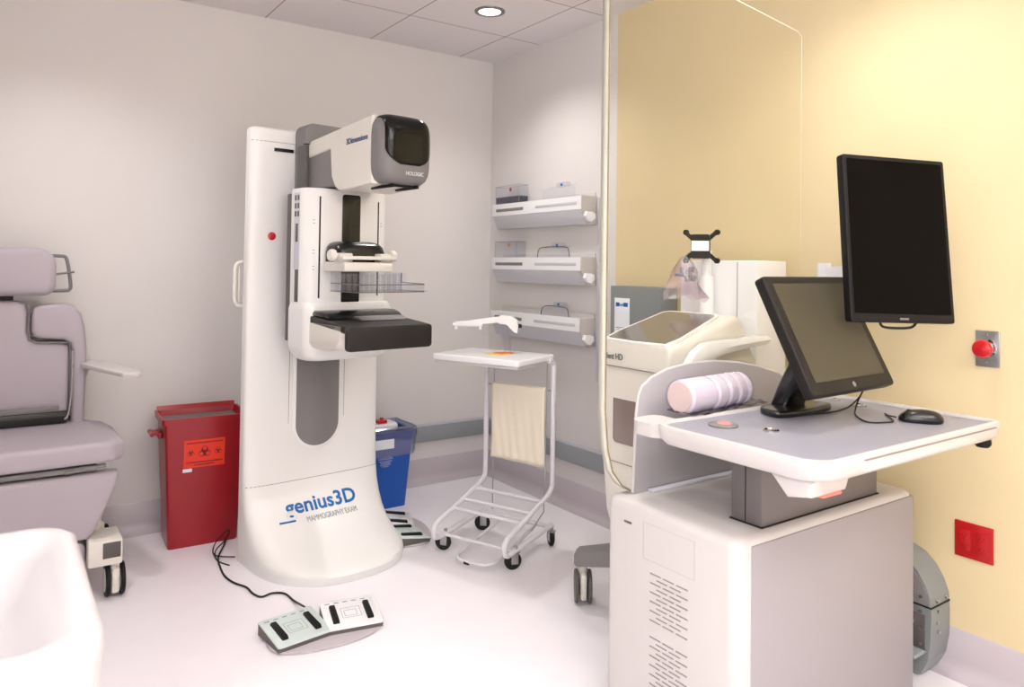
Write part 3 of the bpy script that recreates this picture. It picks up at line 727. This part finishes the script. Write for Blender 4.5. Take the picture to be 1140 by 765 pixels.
# seat: wider at its front
st = [( -.34, CY(-.17)), (-.42, CY(-.60)), (-.40, CY(-.70)), (-.30, CY(-.725)), (.30, CY(-.725)), (.40, CY(-.70)), (.42, CY(-.62)), (.33, CY(-.17))]
st = [(p.x, p.y) for p in spline([Vector((a, b, 0)) for a, b in st], 4, True)]
MB().prism(st, 'z', .530, .612, .024, 4).build('seat', 'vinyl', ch, ang=60)
MB().box((-.36, CY(-.66), .495), (.36, CY(-.20), .535), .008).box((-.30, CY(-.62), .40), (.30, CY(-.2), .50), .01).build('seat_frame', 'white2', ch)
MB().box((-.34, CY(-.70), .500), (.33, CY(-.66), .520), .004).tube([(.22, CY(-.70), .505), (.36, CY(-.69), .515)], .008).build('seat_mechanism', 'grey', ch)
lgp = [(-.40, .49), (.40, .49), (.405, .47), (.39, .42), (.33, .27), (.30, .235), (-.30, .235), (-.33, .27), (-.39, .42), (-.405, .47)]
mt = Matrix.Translation((0, CY(-.68), 0))
MB().prism(lgp, 'y', -.03, .04, .018, 4, mtx=mt).build('leg_pad', 'vinyl', ch, ang=60)
pad('foot_pad', rrect(-.29, .10, .295, .225, .03, 5), -.70, -.62, ch, .014)
MB().box((-.36, CY(-.60), .12), (.36, CY(-.15), .30), .02).build('base_body', 'white2', ch)
bl = MB().box((.30, CY(-.75), .135), (.42, CY(-.58), .235), .008).build('base_leg', 'white2', ch)
MB().box((-.42, CY(-.75), .135), (-.30, CY(-.58), .235), .008).build('base_leg', 'white2', ch)
MB().box((.350, CY(-.753), .165), (.412, CY(-.749), .225), .001).build('leg_window', 'grey2', bl)
for sx in (-1, 1):
    for yy in (-.70, -.20):
        c0 = MB().box((sx*.398-.016, CY(yy)-.02, .085), (sx*.398+.016, CY(yy)+.02, .14), .004)
        c0.box((sx*.398-.016, CY(yy)-.05, .02), (sx*.398+.016, CY(yy)+.05, .118), .012); c0 = c0.build('caster', 'white2', ch)
        for d in (-1, 1):
            MB().lathe([(0, -.009), (.040, -.009), (.060, -.008), (.064, -.003), (.064, .003), (.060, .008), (.040, .009), (0, .009)], (sx*.398+d*.026, CY(yy), .064), 'x', 30).build('wheel', 'blackm', c0)
            MB().lathe([(0, -.011), (.044, -.0105), (.044, .0105), (0, .011)], (sx*.398+d*.026, CY(yy), .064), 'x', 30).build('wheel_cap', 'white2', c0)
# armrests
for s_ in (-1, 1):
    ap = [(s_*.335, CY(-.16)), (s_*.30, CY(-.24)), (s_*.40, CY(-.60)), (s_*.43, CY(-.655)), (s_*.475, CY(-.66)), (s_*.49, CY(-.61)), (s_*.44, CY(-.35)), (s_*.375, CY(-.17))]
    if s_ < 0: ap = ap[::-1]
    ap = [(p.x, p.y) for p in spline([Vector((a, b, 0)) for a, b in ap], 4, True)]
    MB().prism(ap, 'z', .852, .872, .006, 3).tube([(s_*.33, CY(-.10), .80), (s_*.34, CY(-.14), .85), (s_*.345, CY(-.2), .858)], .012, 10, smooth=3).build('armrest', 'cartw', ch)

# ------------------------------------------------------------------ sink in the foreground
sk = thing('washbasin', 'white ceramic washbasin with rounded rim in the left foreground', 'sink', (-3.117, -3.06, 0), 0)
def sr(z, e, x0=0.0, r=.06): return [(x, y, z) for x, y in rrect(x0, e, .600-e, .50-e*.8, (r, r, .01, .01), 8)]
MB().loft([sr(.62, .10), sr(.65, .05), sr(.70, .022), sr(.78, .010), sr(.85, .004), sr(.872, .006), sr(.880, .016), sr(.878, .030), sr(.868, .046, .08), sr(.85, .062, .09), sr(.80, .085, .10), sr(.765, .12, .12), sr(.755, .16, .16)]).build('basin', 'ceramic', sk, ang=70)
MB().lathe([(0, .756), (.022, .756), (.022, .760), (.016, .761), (0, .758)], (.34, .25, 0)).build('drain', 'chrome', sk)
MB().box((.02, .15, 0), (.25, .35, .66), .04, 4).build('pedestal', 'pure', sk)
MB().tube([(.06, .25, .87), (.06, .25, 1.02), (.08, .25, 1.06), (.14, .25, 1.06), (.17, .25, 1.03)], .012, 12, smooth=4).build('faucet', 'chrome', sk)

# ------------------------------------------------------------------ specimen imaging cabinet behind the shield
tr = thing('specimen_cabinet', 'white specimen imaging cabinet with tilted dark screen behind the clear shield', 'medical cabinet', (-.47, -2.06, 0), 0)
def X(x): return x+.47
def Y(y): return y+2.06
# side profile in (x, z): front faces -x
pf = [(-.715, .62), (-.735, 1.02), (-.73, 1.048), (-.40, 1.150), (-.36, 1.150), (-.34, 1.13), (-.24, .95), (-.22, .40), (-.24, .28), (-.62, .28), (-.66, .31), (-.69, .40)]
tb = MB().prism([(X(a), z) for a, z in pf], 'y', Y(-2.255), Y(-1.885), .022, 4).build('cabinet_body', 'white2', tr)
def scr(x, y, h): 
    t = (x+.73)/.33; return (X(x)-.03*h*10*0, Y(y), 1.048+.102*t+h)
so = [(-.722, -1.91), (-.730, -2.06), (-.722, -2.225), (-.66, -2.238), (-.42, -2.205), (-.405, -2.19), (-.405, -1.95), (-.42, -1.925), (-.66, -1.90)]
MB().loft([[scr(x, y, .001) for x, y in so], [scr(x, y, .008) for x, y in so]]).build('screen_rim', 'pure', tb)
si = [((x+.565)*.93-.565, (y+2.07)*.92-2.07) for x, y in so]
MB().loft([[scr(x, y, .007) for x, y in si], [scr(x, y, .0095) for x, y in si]]).build('touch_screen', 'winscreen', tb)
MB().prism([(y, z) for y, z in rrect(Y(-2.17), .675, Y(-1.965), .905, .018, 5)], 'x', X(-.726), X(-.70), .002).build('door_window', 'winb', tb)
MB().box((X(-.741), Y(-2.236), .958), (X(-.70), Y(-1.905), .960)).build('panel_seam', 'seam', tb)
MB().box((X(-.7155), Y(-2.236), .598), (X(-.66), Y(-1.905), .600)).build('panel_seam', 'seam', tb)
text('cabinet_text', 'Trident HD', .034, 'txtd', tb, mtx=face(0, (X(-.7405), Y(-1.905), .985), (0, -1, 0), (-.05, 0, 1)), width=.125)
# side arm / handle
MB().loft([[(X(x)+a*.0, Y(-2.262)-b, z+c) for b, c in ((0, -hh), (.032, -hh), (.040, 0), (.032, hh), (0, hh))] for a, (x, z, hh) in enumerate([(-.70, .915, .035), (-.675, .955, .042), (-.64, .995, .042), (-.59, 1.026, .036), (-.52, 1.043, .026), (-.42, 1.052, .019), (-.30, 1.060, .018), (-.25, 1.062, .017), (-.235, 1.062, .008)])]).build('side_handle', 'pure', tr)
# rear column and tall box
MB().box((X(-.25), Y(-2.245), .30), (X(-.06), Y(-1.86), 1.362), .008).build('rear_box', 'pure', tr)
MB().box((X(-.2515), Y(-2.157), 1.04), (X(-.249), Y(-2.155), 1.355)).build('box_seam', 'seam', tr)
MB().tube([(X(-.30), Y(-2.045), .90), (X(-.30), Y(-2.045), 1.30)], .030, 20).tube([(X(-.30), Y(-2.045), 1.30), (X(-.30), Y(-2.045), 1.40)], .020, 18).build('monitor_pole', 'pure', tr)
vb = MB()
vc = Vector((X(-.335), Y(-2.045), 1.415))
ddir = Vector((-.82, -.57, 0)).normalized(); sdir = Vector((.57, -.82, 0)).normalized()
def V(a, b, c): return tuple(vc+sdir*a+Vector((0, 0, b))+ddir*c)
vb.loft([[V(a, b, 0) for a, b in rrect(-.036, -.048, .036, .048, .008)], [V(a, b, .03) for a, b in rrect(-.036, -.048, .036, .048, .008)]])
for sx in (-1, 1):
    for sz in (-1, 1):
        vb.loft([[V(sx*.018, sz*.030, c), V(sx*.030, sz*.018, c), V(sx*.068, sz*.053, c), V(sx*.057, sz*.064, c)] for c in (.010, .020)])
        vb.lathe([(0, 0), (.011, 0), (.011, .012), (0, .012)], V(sx*.060, sz*.056, .021), 'x', 12)
vb.build('mounting_bracket', 'blackm', tr)
MB().loft([[V(a, b, c) for a, b in ((-.034, -.018), (.034, -.018), (.034, .022), (-.034, .022))] for c in (.030, .032)]).build('bracket_label', 'label', tr)
# wheeled base
MB().loft([[(X(x), Y(y), z) for x, y in rrect(-.66, -2.22, -.22, -1.92, .05)] for z in (.20, .28)]).build('base_plate', 'grey', tr)
for (bx, by) in ((-.70, -1.775), (-.15, -1.80), (-.66, -2.24), (-.15, -2.24)):
    cen = Vector((-.45, -2.06, 0)); d = (Vector((bx, by, 0))-cen).normalized(); s2_ = Vector((-d.y, d.x, 0)); e = Vector((bx, by, 0))+d*.02
    def q3(p, b, z): v = p+s2_*b; return (X(v.x), Y(v.y), z)
    MB().loft([[q3(cen, -.07, .20), q3(cen, .07, .20), q3(cen, .07, .275), q3(cen, -.07, .275)], [q3(e, -.042, .152), q3(e, .042, .152), q3(e, .036, .205), q3(e, -.036, .205)], [q3(e+d*.012, -.032, .160), q3(e+d*.012, .032, .160), q3(e+d*.012, .028, .195), q3(e+d*.012, -.028, .195)]]).build('base_leg', 'grey', tr)
    cm = Matrix.Translation((X(bx), Y(by), 0)) @ Matrix.Rotation(math.radians(-36), 4, 'Z')
    cw = MB().tube([(0, 0, .17), (0, 0, .10)], .018, mtx=cm).box((-.014, -.045, .02), (.014, .045, .125), .012, mtx=cm).build('caster', 'white2', tr)
    for dd in (-1, 1):
        MB().lathe([(0, -.008), (.045, -.008), (.060, -.007), (.064, -.003), (.064, .003), (.060, .007), (.045, .008), (0, .008)], (dd*.026, 0, .0645), 'x', 30, mtx=cm).build('wheel', 'grey2', cw)

# plastic bag hanging on the pole
rows = []
bc = Vector((-.36, -1.985, 1.375))
for i in range(13):
    t = i/12; z = 1.375-.155*t; wd = .010+.075*t**.8; dp = .006+.022*math.sin(PI*min(1, t*1.05))
    ring = []
    for j in range(20):
        a = 2*PI*j/20; wob = 1+.16*math.sin(3*a+i*.6)+.08*math.sin(7*a+i)
        v = bc+sdir*(math.cos(a)*wd*wob)+ddir*(math.sin(a)*dp*wob+.03)
        ring.append((v.x, v.y, z-.02*abs(math.cos(a))*t*(-1 if i < 6 else 1)+.01*math.sin(4*a)*t))
    rows.append(ring)
hb = MB().loft(rows, cap=False).build('bag_film', 'bagclear')
hbt = thing('plastic_bag', 'clear plastic bag of small dark parts hanging from the pole', 'bag', (0, 0, 0)); hb.parent = hbt
inn = MB()
for k in range(7):
    v = bc+sdir*random.uniform(-.03, .035)+ddir*.03; z = 1.30+random.uniform(-.035, .03)
    inn.box((v.x-.008, v.y-.008, z-.012), (v.x+.010, v.y+.006, z+.012), .003)
inn.tube([tuple(bc+sdir*-.035+ddir*.03+Vector((0, 0, -.07))), tuple(bc+sdir*.035+ddir*.03+Vector((0, 0, -.075)))], .008)
inn.build('small_parts', 'foam', hbt)
MB().tube([tuple(bc+ddir*.03+Vector((0, 0, -.004))), tuple(bc+ddir*.01+sdir*.03+Vector((0, 0, .02))), (-.32, -2.03, 1.39)], .0025, 6, smooth=3).build('bag_tie', 'txtd', hbt)

# ------------------------------------------------------------------ workstation console
wk = thing('workstation_console', 'white and grey workstation cart with desk top and clear shield', 'cart', (-.655, -2.60, 0), 0)
def U(x): return x+.655
def W_(y): return y+2.60
# body: white left face wrapping, grey front panel
def cr(z, e):
    return [(x, y, z) for x, y in rrect(U(-1.10)+e, W_(-2.835)+e, U(-.25)-e, W_(-2.345)-e, (.02, .03, .03, .04), 7)]
body = MB().loft([cr(.012, .0), cr(.615, 0), cr(.630, .004), cr(.638, .012), cr(.641, .024)]).build('cart_body', 'cartw', wk)
MB().box((U(-1.052), W_(-2.8385), .014), (U(-.248), W_(-2.79), .622), .006).build('front_panel', 'cartg', body)
# vents on the left face
for zz0, nrow in ((.463, 11), (.286, 11), (.109, 7)):
    v_ = MB()
    for i in range(nrow):
        z = zz0-i*.013
        for k in range(3 if i % 2 == 0 else 2):
            y = -2.532-.049*k-(.0245 if i % 2 else 0)
            v_.box((U(-1.1012), W_(y-.040), z-.0016), (U(-1.095), W_(y), z+.0016))
    v_.build('vent_slots', 'seam', body)
pl = MB()
ya, yb, za, zb_ = -2.693, -2.503, .497, .600
for a, b, c, d in ((ya, za, yb, za+.001), (ya, zb_-.001, yb, zb_), (ya, za, ya+.001, zb_), (yb-.001, za, yb, zb_)):
    pl.box((U(-1.1006), W_(a), b), (U(-1.095), W_(c), d))
pl.build('service_panel_outline', mat('outline_grey', (190,182,180), .6), body)
MB().box((U(-1.102), W_(-2.455), .577), (U(-1.095), W_(-2.425), .583), .001).build('key_slot', 'grey2', body)
# lift column
MB().box((U(-.962), W_(-2.80), .64), (U(-.395), W_(-2.70), .86), .004).build('lift_column', 'lift', wk)
MB().box((U(-.9635), W_(-2.749), .64), (U(-.96), W_(-2.747), .86)).build('column_joint', 'blackm', wk)
MB().box((U(-.967), W_(-2.804), .638), (U(-.390), W_(-2.696), .644), .002).build('column_gasket', 'blackm', wk)
# desk top: white tray with grey inset
def dr(z, e, r=.05): return [(x, y, z) for x, y in rrect(U(-1.155)+e, W_(-3.095)+e, U(-.250)-e, W_(-2.575)-e, (r*.7, r*.8, r*1.2, r*1.3), 8)]
desk = MB().loft([dr(.845, .03), dr(.850, .015), dr(.862, .005), dr(.893, 0), dr(.900, .003), dr(.902, .008), dr(.901, .013), dr(.896, .016), dr(.890, .017)]).build('desk_top', 'cartw', wk)
MB().loft([dr(.889, .0165), dr(.8935, .0165), dr(.8938, .018)]).build('desk_inset', 'deskg', desk)
MB().box((U(-.985), W_(-3.099), .862), (U(-.31), W_(-3.08), .888), .003).build('handle_strip', 'cartw', desk)
MB().box((U(-.985), W_(-3.1), .8875), (U(-.31), W_(-3.09), .8895)).build('strip_seam', 'seam', desk)
MB().lathe([(0, 0), (.020, 0), (.022, -.006), (.022, -.016), (.016, -.024), (0, -.025)], (U(-.305), W_(-3.06), .850), 'z', 20).build('desk_knob', 'blackm', desk)
MB().prism([(W_(-3.06), .850), (W_(-3.05), .812), (W_(-2.99), .800), (W_(-2.94), .850)], 'x', U(-1.13), U(-.98), .010, 3).build('barcode_scanner', 'cartw', desk)
MB().box((U(-1.085), W_(-3.056), .806), (U(-1.01), W_(-2.99), .812), .003).build('scanner_light', mat('scanner_red', (236,120,112), .4, emit=(255,60,50), estr=.6), desk)
MB().loft([[(U(x), W_(y), z) for x, y in rrect(-1.135, -2.60, -1.02, -2.47, (.03, .03, .045, .045), 7)] for z in (.855, .892)]).build('desk_wing', 'cartw', desk)
for (gx, gy, rr_) in ((-.925, -2.80, .022), (-.36, -2.72, .024), (-.33, -2.62, .016)):
    MB().lathe([(0, .8935), (rr_, .8935), (rr_, .897), (rr_*.8, .899), (rr_*.7, .896), (0, .8955)], (U(gx), W_(gy), 0), 'z', 24).build('cable_grommet', 'chrome', desk)
MB().tube([(U(-.93), W_(-3.02), .85), (U(-.925), W_(-3.0), .80), (U(-.915), W_(-3.0), .795), (U(-.905), W_(-3.02), .85)], .0025, 6, smooth=4).build('cable_loop', 'rubber', desk)
# grey shield with arched top, clear acrylic behind it
sh = [(-1.038, .641), (-.34, .641), (-.28, .66), (-.272, .90), (-.28, .93), (-.33, .956), (-.44, .986), (-.56, 1.008), (-.68, 1.020), (-.80, 1.019), (-.90, 1.007), (-.965, .987), (-1.005, .962), (-1.020, .935), (-1.028, .88)]
MB().prism([(U(x), z) for x, z in sh], 'y', W_(-2.402), W_(-2.388), .0015).build('lower_shield', 'shieldg', wk)
so_ = MB().tube([(U(x), W_(-2.396), z) for x, z in [(-1.040, .645)]+sh[:2:-1]], .0048, 8).build('shield_rim', 'cartw', wk)
MB().box((U(-.985), W_(-2.43), .641), (U(-.45), W_(-2.405), .650), .002).build('shield_channel', 'railcap', wk)
gp = [(-1.035, .646), (-1.076, .671), (-1.113, .717), (-1.132, .786), (-1.144, .90), (-1.142, 2.30), (-1.12, 2.322), (-.558, 2.258), (-.20, 2.216), (-.18, 2.200), (-.18, .80), (-.20, .70), (-.26, .646)]
ga, gb = -2.386, -2.354
gl = MB().prism([(U(x), z) for x, z in gp], 'y', W_(ga), W_(gb)).build('clear_shield', 'glass', wk)
# the visible cut edges of the thick acrylic
e1 = [[(U(x)-.0008, W_(y), z) for y in (ga, gb)] for x, z in gp[:6]]
MB().loft(e1, closed=False).build('shield_cut_edge', 'edge', gl, solid=.0012)
MB().tube([(U(x)-.001, W_(ga), z) for x, z in gp[:6]], .0022, 6).build('shield_edge_line', 'brown', gl)
MB().tube([(U(x), W_(ga), z) for x, z in gp[5:10]], .0016, 6).tube([(U(x), W_(ga), z) for x, z in (gp[9], gp[10])], .0007, 6).build('shield_edge_outline', 'edge', gl)  # pale line along the top and right edge of the acrylic

# ------------------------------------------------------------------ touch monitor on the desk
tm_ = thing('touch_monitor', 'black touch monitor tilted back on the desk of the console', 'monitor', (-.635, -2.66, .8938), 0)
def rotm(c, yaw_, pitch_, roll_=0): return Matrix.Translation(c) @ Matrix.Rotation(math.radians(yaw_), 4, 'Z') @ Matrix.Rotation(math.radians(pitch_), 4, 'X') @ Matrix.Rotation(math.radians(roll_), 4, 'Y')
mt = rotm((0.003, -.130, .254), 2, -27)
hw_, hh_ = .219, .180
ho = MB().prism(rrect(-hw_, -hh_, hw_, hh_, .012, 4), 'y', 0, .034, .006, 3, mtx=mt); ho.prism(rrect(-.15, -.13, .15, .11, .02, 4), 'y', .03, .055, .012, 3, mtx=mt)
ho = ho.build('housing', 'bezel', tm_)
MB().prism(rrect(-.186, -.142, .186, .155, .003, 2), 'y', -.0012, .002, 0, mtx=mt).build('screen', 'screeng', ho)
lg = [Vector((.008*math.cos(2*PI*k/16)-.004, 0, .008*math.sin(2*PI*k/16)-.161)) for k in range(16)]
MB().loft([[mt @ (p+Vector((0, -.0018, 0))) for p in lg], [mt @ (p+Vector((0, -.0004, 0))) for p in lg]]).build('maker_mark', 'grey', ho)
MB().loft([[mt @ Vector((a, b, z)) for a, b in rrect(-.06, .035, .06, .085, .015)] for z in (-.05, .03)]).loft([[(a+dx_, b+dy_, z) for a, b in rrect(-.055, -.04, .055, .02, .02)] for z, dx_, dy_ in ((.0, 0, .01), (.02, 0, .02), (.08, 0, -.005), (.16, 0, -.045), (.24, 0, -.075))]).build('stand_neck', 'black', tm_)
MB().prism([(p.x, p.y) for p in spline([Vector(v) for v in ((-.135, -.02, 0), (-.12, -.06, 0), (0, -.075, 0), (.12, -.06, 0), (.135, -.02, 0), (.10, .035, 0), (0, .045, 0), (-.10, .035, 0))], 4, True)], 'z', 0, .022, .008, 3).build('stand_base', 'black', tm_)
tag(MB().tube([(-.70, -2.69, .900), (-.64, -2.72, .8975), (-.56, -2.745, .8975), (-.47, -2.735, .8975), (-.43, -2.735, .905), (-.44, -2.77, .94), (-.47, -2.80, .975)], .0025, 6, smooth=5).build('monitor_cable', 'rubber'), 'thin black cable looping down from the tilted touch monitor', 'cable')

# ------------------------------------------------------------------ portrait display
pm = thing('display_monitor', 'large black portrait display on a white arm above the right side of the desk', 'monitor', (-.285, -2.55, .641), 0)
av = Vector((-.285, -2.55, .641))
def Q(x, y, z): return (x-av.x, y-av.y, z-av.z)
mt = rotm(Q(-.42, -2.878, 1.424), -22, -6.9, 1.4)
dh = MB().prism(rrect(-.179, -.251, .179, .251, .008, 3), 'y', 0, .030, .004, 2, mtx=mt); dh.prism(rrect(-.10, -.14, .10, .14, .02, 3), 'y', .028, .065, .012, 3, mtx=mt)
dh = dh.build('housing', 'blackm', pm)
MB().prism(rrect(-.166, -.226, .166, .238, .002, 2), 'y', -.0012, .001, 0, mtx=mt).build('screen', 'screenb', dh)
MB().box((-.014, -.0015, -.243), (.016, 0, -.237), 0, mtx=mt).build('maker_mark', 'grey', dh)
MB().tube([mt @ Vector(p) for p in ((-.06, .03, -.24), (-.05, .03, -.262), (0, .03, -.266), (.05, .03, -.262), (.07, .03, -.245))], .004, 7, smooth=4).build('cable', 'rubber', pm)
MB().tube([Q(-.285, -2.55, .642), Q(-.285, -2.55, 1.26)], .016, 16).build('post', 'pure', pm)
MB().tube([Q(-.285, -2.55, 1.255), Q(-.285, -2.55, 1.352)], .024, 20).build('post_head', 'pure', pm)
MB().loft([[Q(x, y, z) for z in (0,)][0:0] or [Q(x+o[0]*.6, y-o[0]*.2, z+o[1]) for o in ((-.02, -.022), (.02, -.022), (.02, .022), (-.02, .022))] for x, y, z in ((-.285, -2.56, 1.315), (-.31, -2.66, 1.322), (-.37, -2.79, 1.36))]).build('link', 'pure', pm)
MB().box(Q(-.293, -2.60, 1.27), Q(-.273, -2.572, 1.295), .003).build('cable_clip', 'black', pm)

# ------------------------------------------------------------------ mouse
mo = thing('computer_mouse', 'black computer mouse on the right side of the desk', 'mouse', (-.450, -2.958, .8938), 34.8)
rg = []
for z, s0, off in ((0, .90, 0), (.004, 1.0, 0), (.012, 1.0, 0), (.020, .93, .002), (.028, .78, .004), (.034, .52, .006), (.0365, .2, .008)):
    rg.append([((.031*math.copysign(abs(math.cos(a))**.8, math.cos(a)))*s0, .058*math.copysign(abs(math.sin(a))**.8, math.sin(a))*s0-off, z) for a in [2*PI*k/28 for k in range(28)]])
MB().loft(rg).build('shell', 'black', mo, ang=80)
MB().lathe([(0, -.003), (.009, -.003), (.009, .003), (0, .003)], (0, .030, .026), 'x', 16).build('scroll_wheel', 'rubber', mo)
tag(MB().tube([(-.480, -2.902, .902), (-.45, -2.86, .8975), (-.43, -2.842, .8975), (-.465, -2.872, .8975), (-.525, -2.918, .8975), (-.56, -2.915, .8975), (-.60, -2.885, .8975), (-.54, -2.815, .8975), (-.50, -2.79, .91), (-.50, -2.80, .94), (-.505, -2.82, .975)], .0023, 6, smooth=5).build('mouse_cable', 'rubber'), 'thin black mouse cable winding across the grey desk', 'cable')

# ------------------------------------------------------------------ wrapped rolls on the desk
ra = Vector((-.985, -2.530, .948)); rbv = Vector((-.675, -2.505, .948)); ax = (rbv-ra).normalized(); ay = Vector((-ax.y, ax.x, 0))
wr_ = thing('wrapped_rolls', 'row of white rolls in clear plastic wrap at the left of the desk', 'roll pack', (-.83, -2.52, .8938), 0)
L0 = Vector((-.83, -2.52, .8938))
def rollring(t0, r_, n=28, jit=0):
    c = ra+ax*t0-L0
    return [tuple(c+ay*(math.cos(2*PI*k/n)*r_*(1+random.uniform(-jit, jit)))+Vector((0, 0, math.sin(2*PI*k/n)*r_*(1+random.uniform(-jit, jit))))) for k in range(n)]
LR = (rbv-ra).length; ts = [0, .125, .185, .235, .28, LR]
for a, b in zip(ts, ts[1:]):
    ro = MB().loft([rollring(a+.003, .028), rollring(a+.004, .044), rollring(a+.010, .051), rollring(b-.011, .051), rollring(b-.005, .044), rollring(b-.004, .028)]).build('roll', 'rollw', wr_)
MB().loft([rollring(-.001, .043), rollring(.0045, .043)]).build('roll_end_label', 'rollp', wr_)
rg = [rollring(-.005, .030, 28, .05), rollring(-.006, .050, 28, .03)]
for a, b in zip(ts, ts[1:]):
    rg += [rollring(a+.001, .047, 28, .01), rollring(a+.009, .0535, 28, .018), rollring((a+b)/2, .0535, 28, .02), rollring(b-.009, .0535, 28, .018), rollring(b-.001, .047, 28, .01)]
rg += [rollring(LR+.004, .046, 28, .03), rollring(LR+.005, .02, 28, .05)]
MB().loft(rg).build('plastic_wrap', clear('wrap_film', (248,245,250), .08, .5, .12), wr_, ang=20)
w0 = []
for i in range(16):
    t = -.01+(LR+.07)*i/15
    w0.append([tuple(ra+ax*t+ay*(-.050+.10*j/7-.012)+Vector((0, 0, -.0535+.006+random.uniform(0, .010)))-L0) for j in range(8)])
MB().loft(w0, closed=False).build('crumpled_film', clear('crumpled_film_purple', (150,146,178), .2, .5, .25), wr_, ang=10, solid=.0015)
bd_ = thing('oval_badge', 'small oval reel with a pink mark lying on the desk near the rolls', 'badge reel', (-.985, -2.69, .8938), 0)
MB().lathe([(0, 0), (.040, 0), (.041, .004), (.036, .007), (0, .008)], n=30).build('disc', 'grey', bd_)
MB().lathe([(0, .007), (.020, .0075), (.018, .010), (0, .0105)], (.004, .0, 0), n=24).build('pink_mark', mat('pink_print', (226,140,132), .5), bd_)

# ------------------------------------------------------------------ things on the yellow wall
bs = thing('call_button', 'stainless wall plate with a red mushroom push button', 'button', (0, -2.948, 1.080), 0)
MB().box((-.005, -.036, -.058), (0, .036, .058), .002).build('plate', 'steel', bs)
MB().lathe([(.030, -.004), (.030, -.012), (.022, -.014), (.022, -.030), (.0, -.030)], (0, 0, .002), 'x', 28).build('collar', 'chrome', bs)
MB().lathe([(.0, -.030), (.020, -.030), (.029, -.036), (.030, -.044), (.026, -.052), (.012, -.057), (0, -.058)], (0, 0, .002), 'x', 28).build('push_button', 'redb', bs)
for z in (-.045, .045): MB().lathe([(0, 0), (.004, 0), (.003, -.002), (0, -.0025)], (-.005, 0, z), 'x', 12).build('screw', 'chrome', bs)
ot = thing('wall_outlet', 'square red double wall outlet plate low on the yellow wall', 'outlet', (0, -2.9075, .448), 0)
MB().box((-.006, -.0585, -.058), (0, .0585, .058), .002).build('cover_plate', 'redp', ot)
for sy in (-1, 1):
    rc = MB().prism(rrect(sy*.026-.017, -.034, sy*.026+.017, .034, .006), 'x', -.0085, -.006, .001).build('receptacle', 'redp', ot)
    sl_ = MB()
    for sz in (-1, 1):
        for a, b in ((-.006, .007), (.006, .009)): sl_.box((-.0089, sy*.026+a-.0011, sz*.018-b/2), (-.0084, sy*.026+a+.0011, sz*.018+b/2))
        sl_.lathe([(0, 0), (.0025, 0), (.0025, -.0004), (0, -.0004)], (-.0085, sy*.026, sz*.018-.009), 'x', 10)
    sl_.build('socket_slots', mat('slot_dark_red', (96,4,8), .6), rc)
el = thing('electrical_panel', 'grey electrical panel box with white label on the yellow wall', 'electrical panel', (0, -1.44, .95), 0)
MB().box((-.10, -.178, -.30), (0, .178, .287), .004).build('enclosure', 'galv', el)
MB().box((-.104, -.172, -.29), (-.10, .06, .281), .002).build('door', 'galv', el)
MB().box((-.1052, .036, -.12), (-.104, .142, .228), .0004).build('label', 'label', el)
MB().box((-.1056, .048, .186), (-.1051, .078, .206)).box((-.1056, .108, .186), (-.1051, .132, .206)).box((-.1056, .08, .19), (-.1051, .106, .194)).build('label_mark', 'txtb', el)
text('label_text', 'EATON', .018, 'txtb', el, mtx=face(0, (-.1058, .122, .189), (0, -1, 0), (0, 0, 1)), width=.07)
lt = MB()
for k, z in enumerate((.08, .07, .06, .0, -.01, -.05)): lt.box((-.1056, .05, z), (-.1051, .13-.01*(k % 3), z+.004))
lt.build('label_lines', 'txtg', el)
MB().box((-.112, -.085, .02), (-.104, -.07, .08), .002).build('latch', 'blackm', el)

# steel wheel box low on the wall
sb = thing('steel_housing', 'grey riveted steel housing with rounded end beside the console', 'housing', (0, -2.60, 0), 0)
def SY(y): return y+2.60
outp = [(SY(-2.40), .002), (SY(-2.785), .002), (SY(-2.80), .01), (SY(-2.822), .06), (SY(-2.832), .12), (SY(-2.834), .20), (SY(-2.830), .26), (SY(-2.815), .30), (SY(-2.79), .34), (SY(-2.755), .372), (SY(-2.71), .388), (SY(-2.66), .392), (SY(-2.40), .392)]
MB().prism(outp, 'x', -.125, -.0015, .002).build('shell', 'galv', sb, ang=12)
MB().box((-.1285, SY(-2.835), .232), (-.004, SY(-2.45), .236)).build('lid_gap', 'blackm', sb)
inp = [(SY(-2.42), .237), (SY(-2.825), .237), (SY(-2.822), .265), (SY(-2.80), .31), (SY(-2.77), .345), (SY(-2.72), .375), (SY(-2.66), .382), (SY(-2.42), .382)]
MB().prism(inp, 'x', -.1275, -.124, .0008).build('upper_face', 'grey', sb)
MB().box((-.1265, SY(-2.812), .09), (-.124, SY(-2.45), .205), .0005).build('recess_panel', 'grey2', sb)
MB().box((-.19, SY(-2.812), .080), (-.124, SY(-2.45), .092), .002).build('inner_ledge', 'galvl', sb)
for y, z in ((-2.80, .215), (-2.80, .262), (-2.775, .175), (-2.80, .11), (-2.78, .07), (-2.76, .05), (-2.80, .16), (-2.815, .09)):
    MB().lathe([(0, -.130), (.005, -.130), (.006, -.126), (.006, -.124)], (0, SY(y), z), 'x', 12).build('rivet', 'chrome', sb)
for x, z in ((-.09, .25), (-.085, .215), (-.09, .18), (-.085, .15), (-.03, .25)):
    MB().lathe([(0, SY(-2.839)), (.005, SY(-2.839)), (.006, SY(-2.834)), (.006, SY(-2.828))], (x, 0, z), 'y', 12).build('rivet', 'chrome', sb)

# ------------------------------------------------------------------ world and view
wd_ = bpy.data.worlds.new('world'); SC.world = wd_; wd_.use_nodes = True
wd_.node_tree.nodes['Background'].inputs[0].default_value = (.8, .8, .82, 1); wd_.node_tree.nodes['Background'].inputs[1].default_value = .3
vs = SC.view_settings; vs.view_transform = 'Standard'; vs.look = 'None'; vs.gamma = 1; vs.use_curve_mapping = False; vs.exposure = 0.06
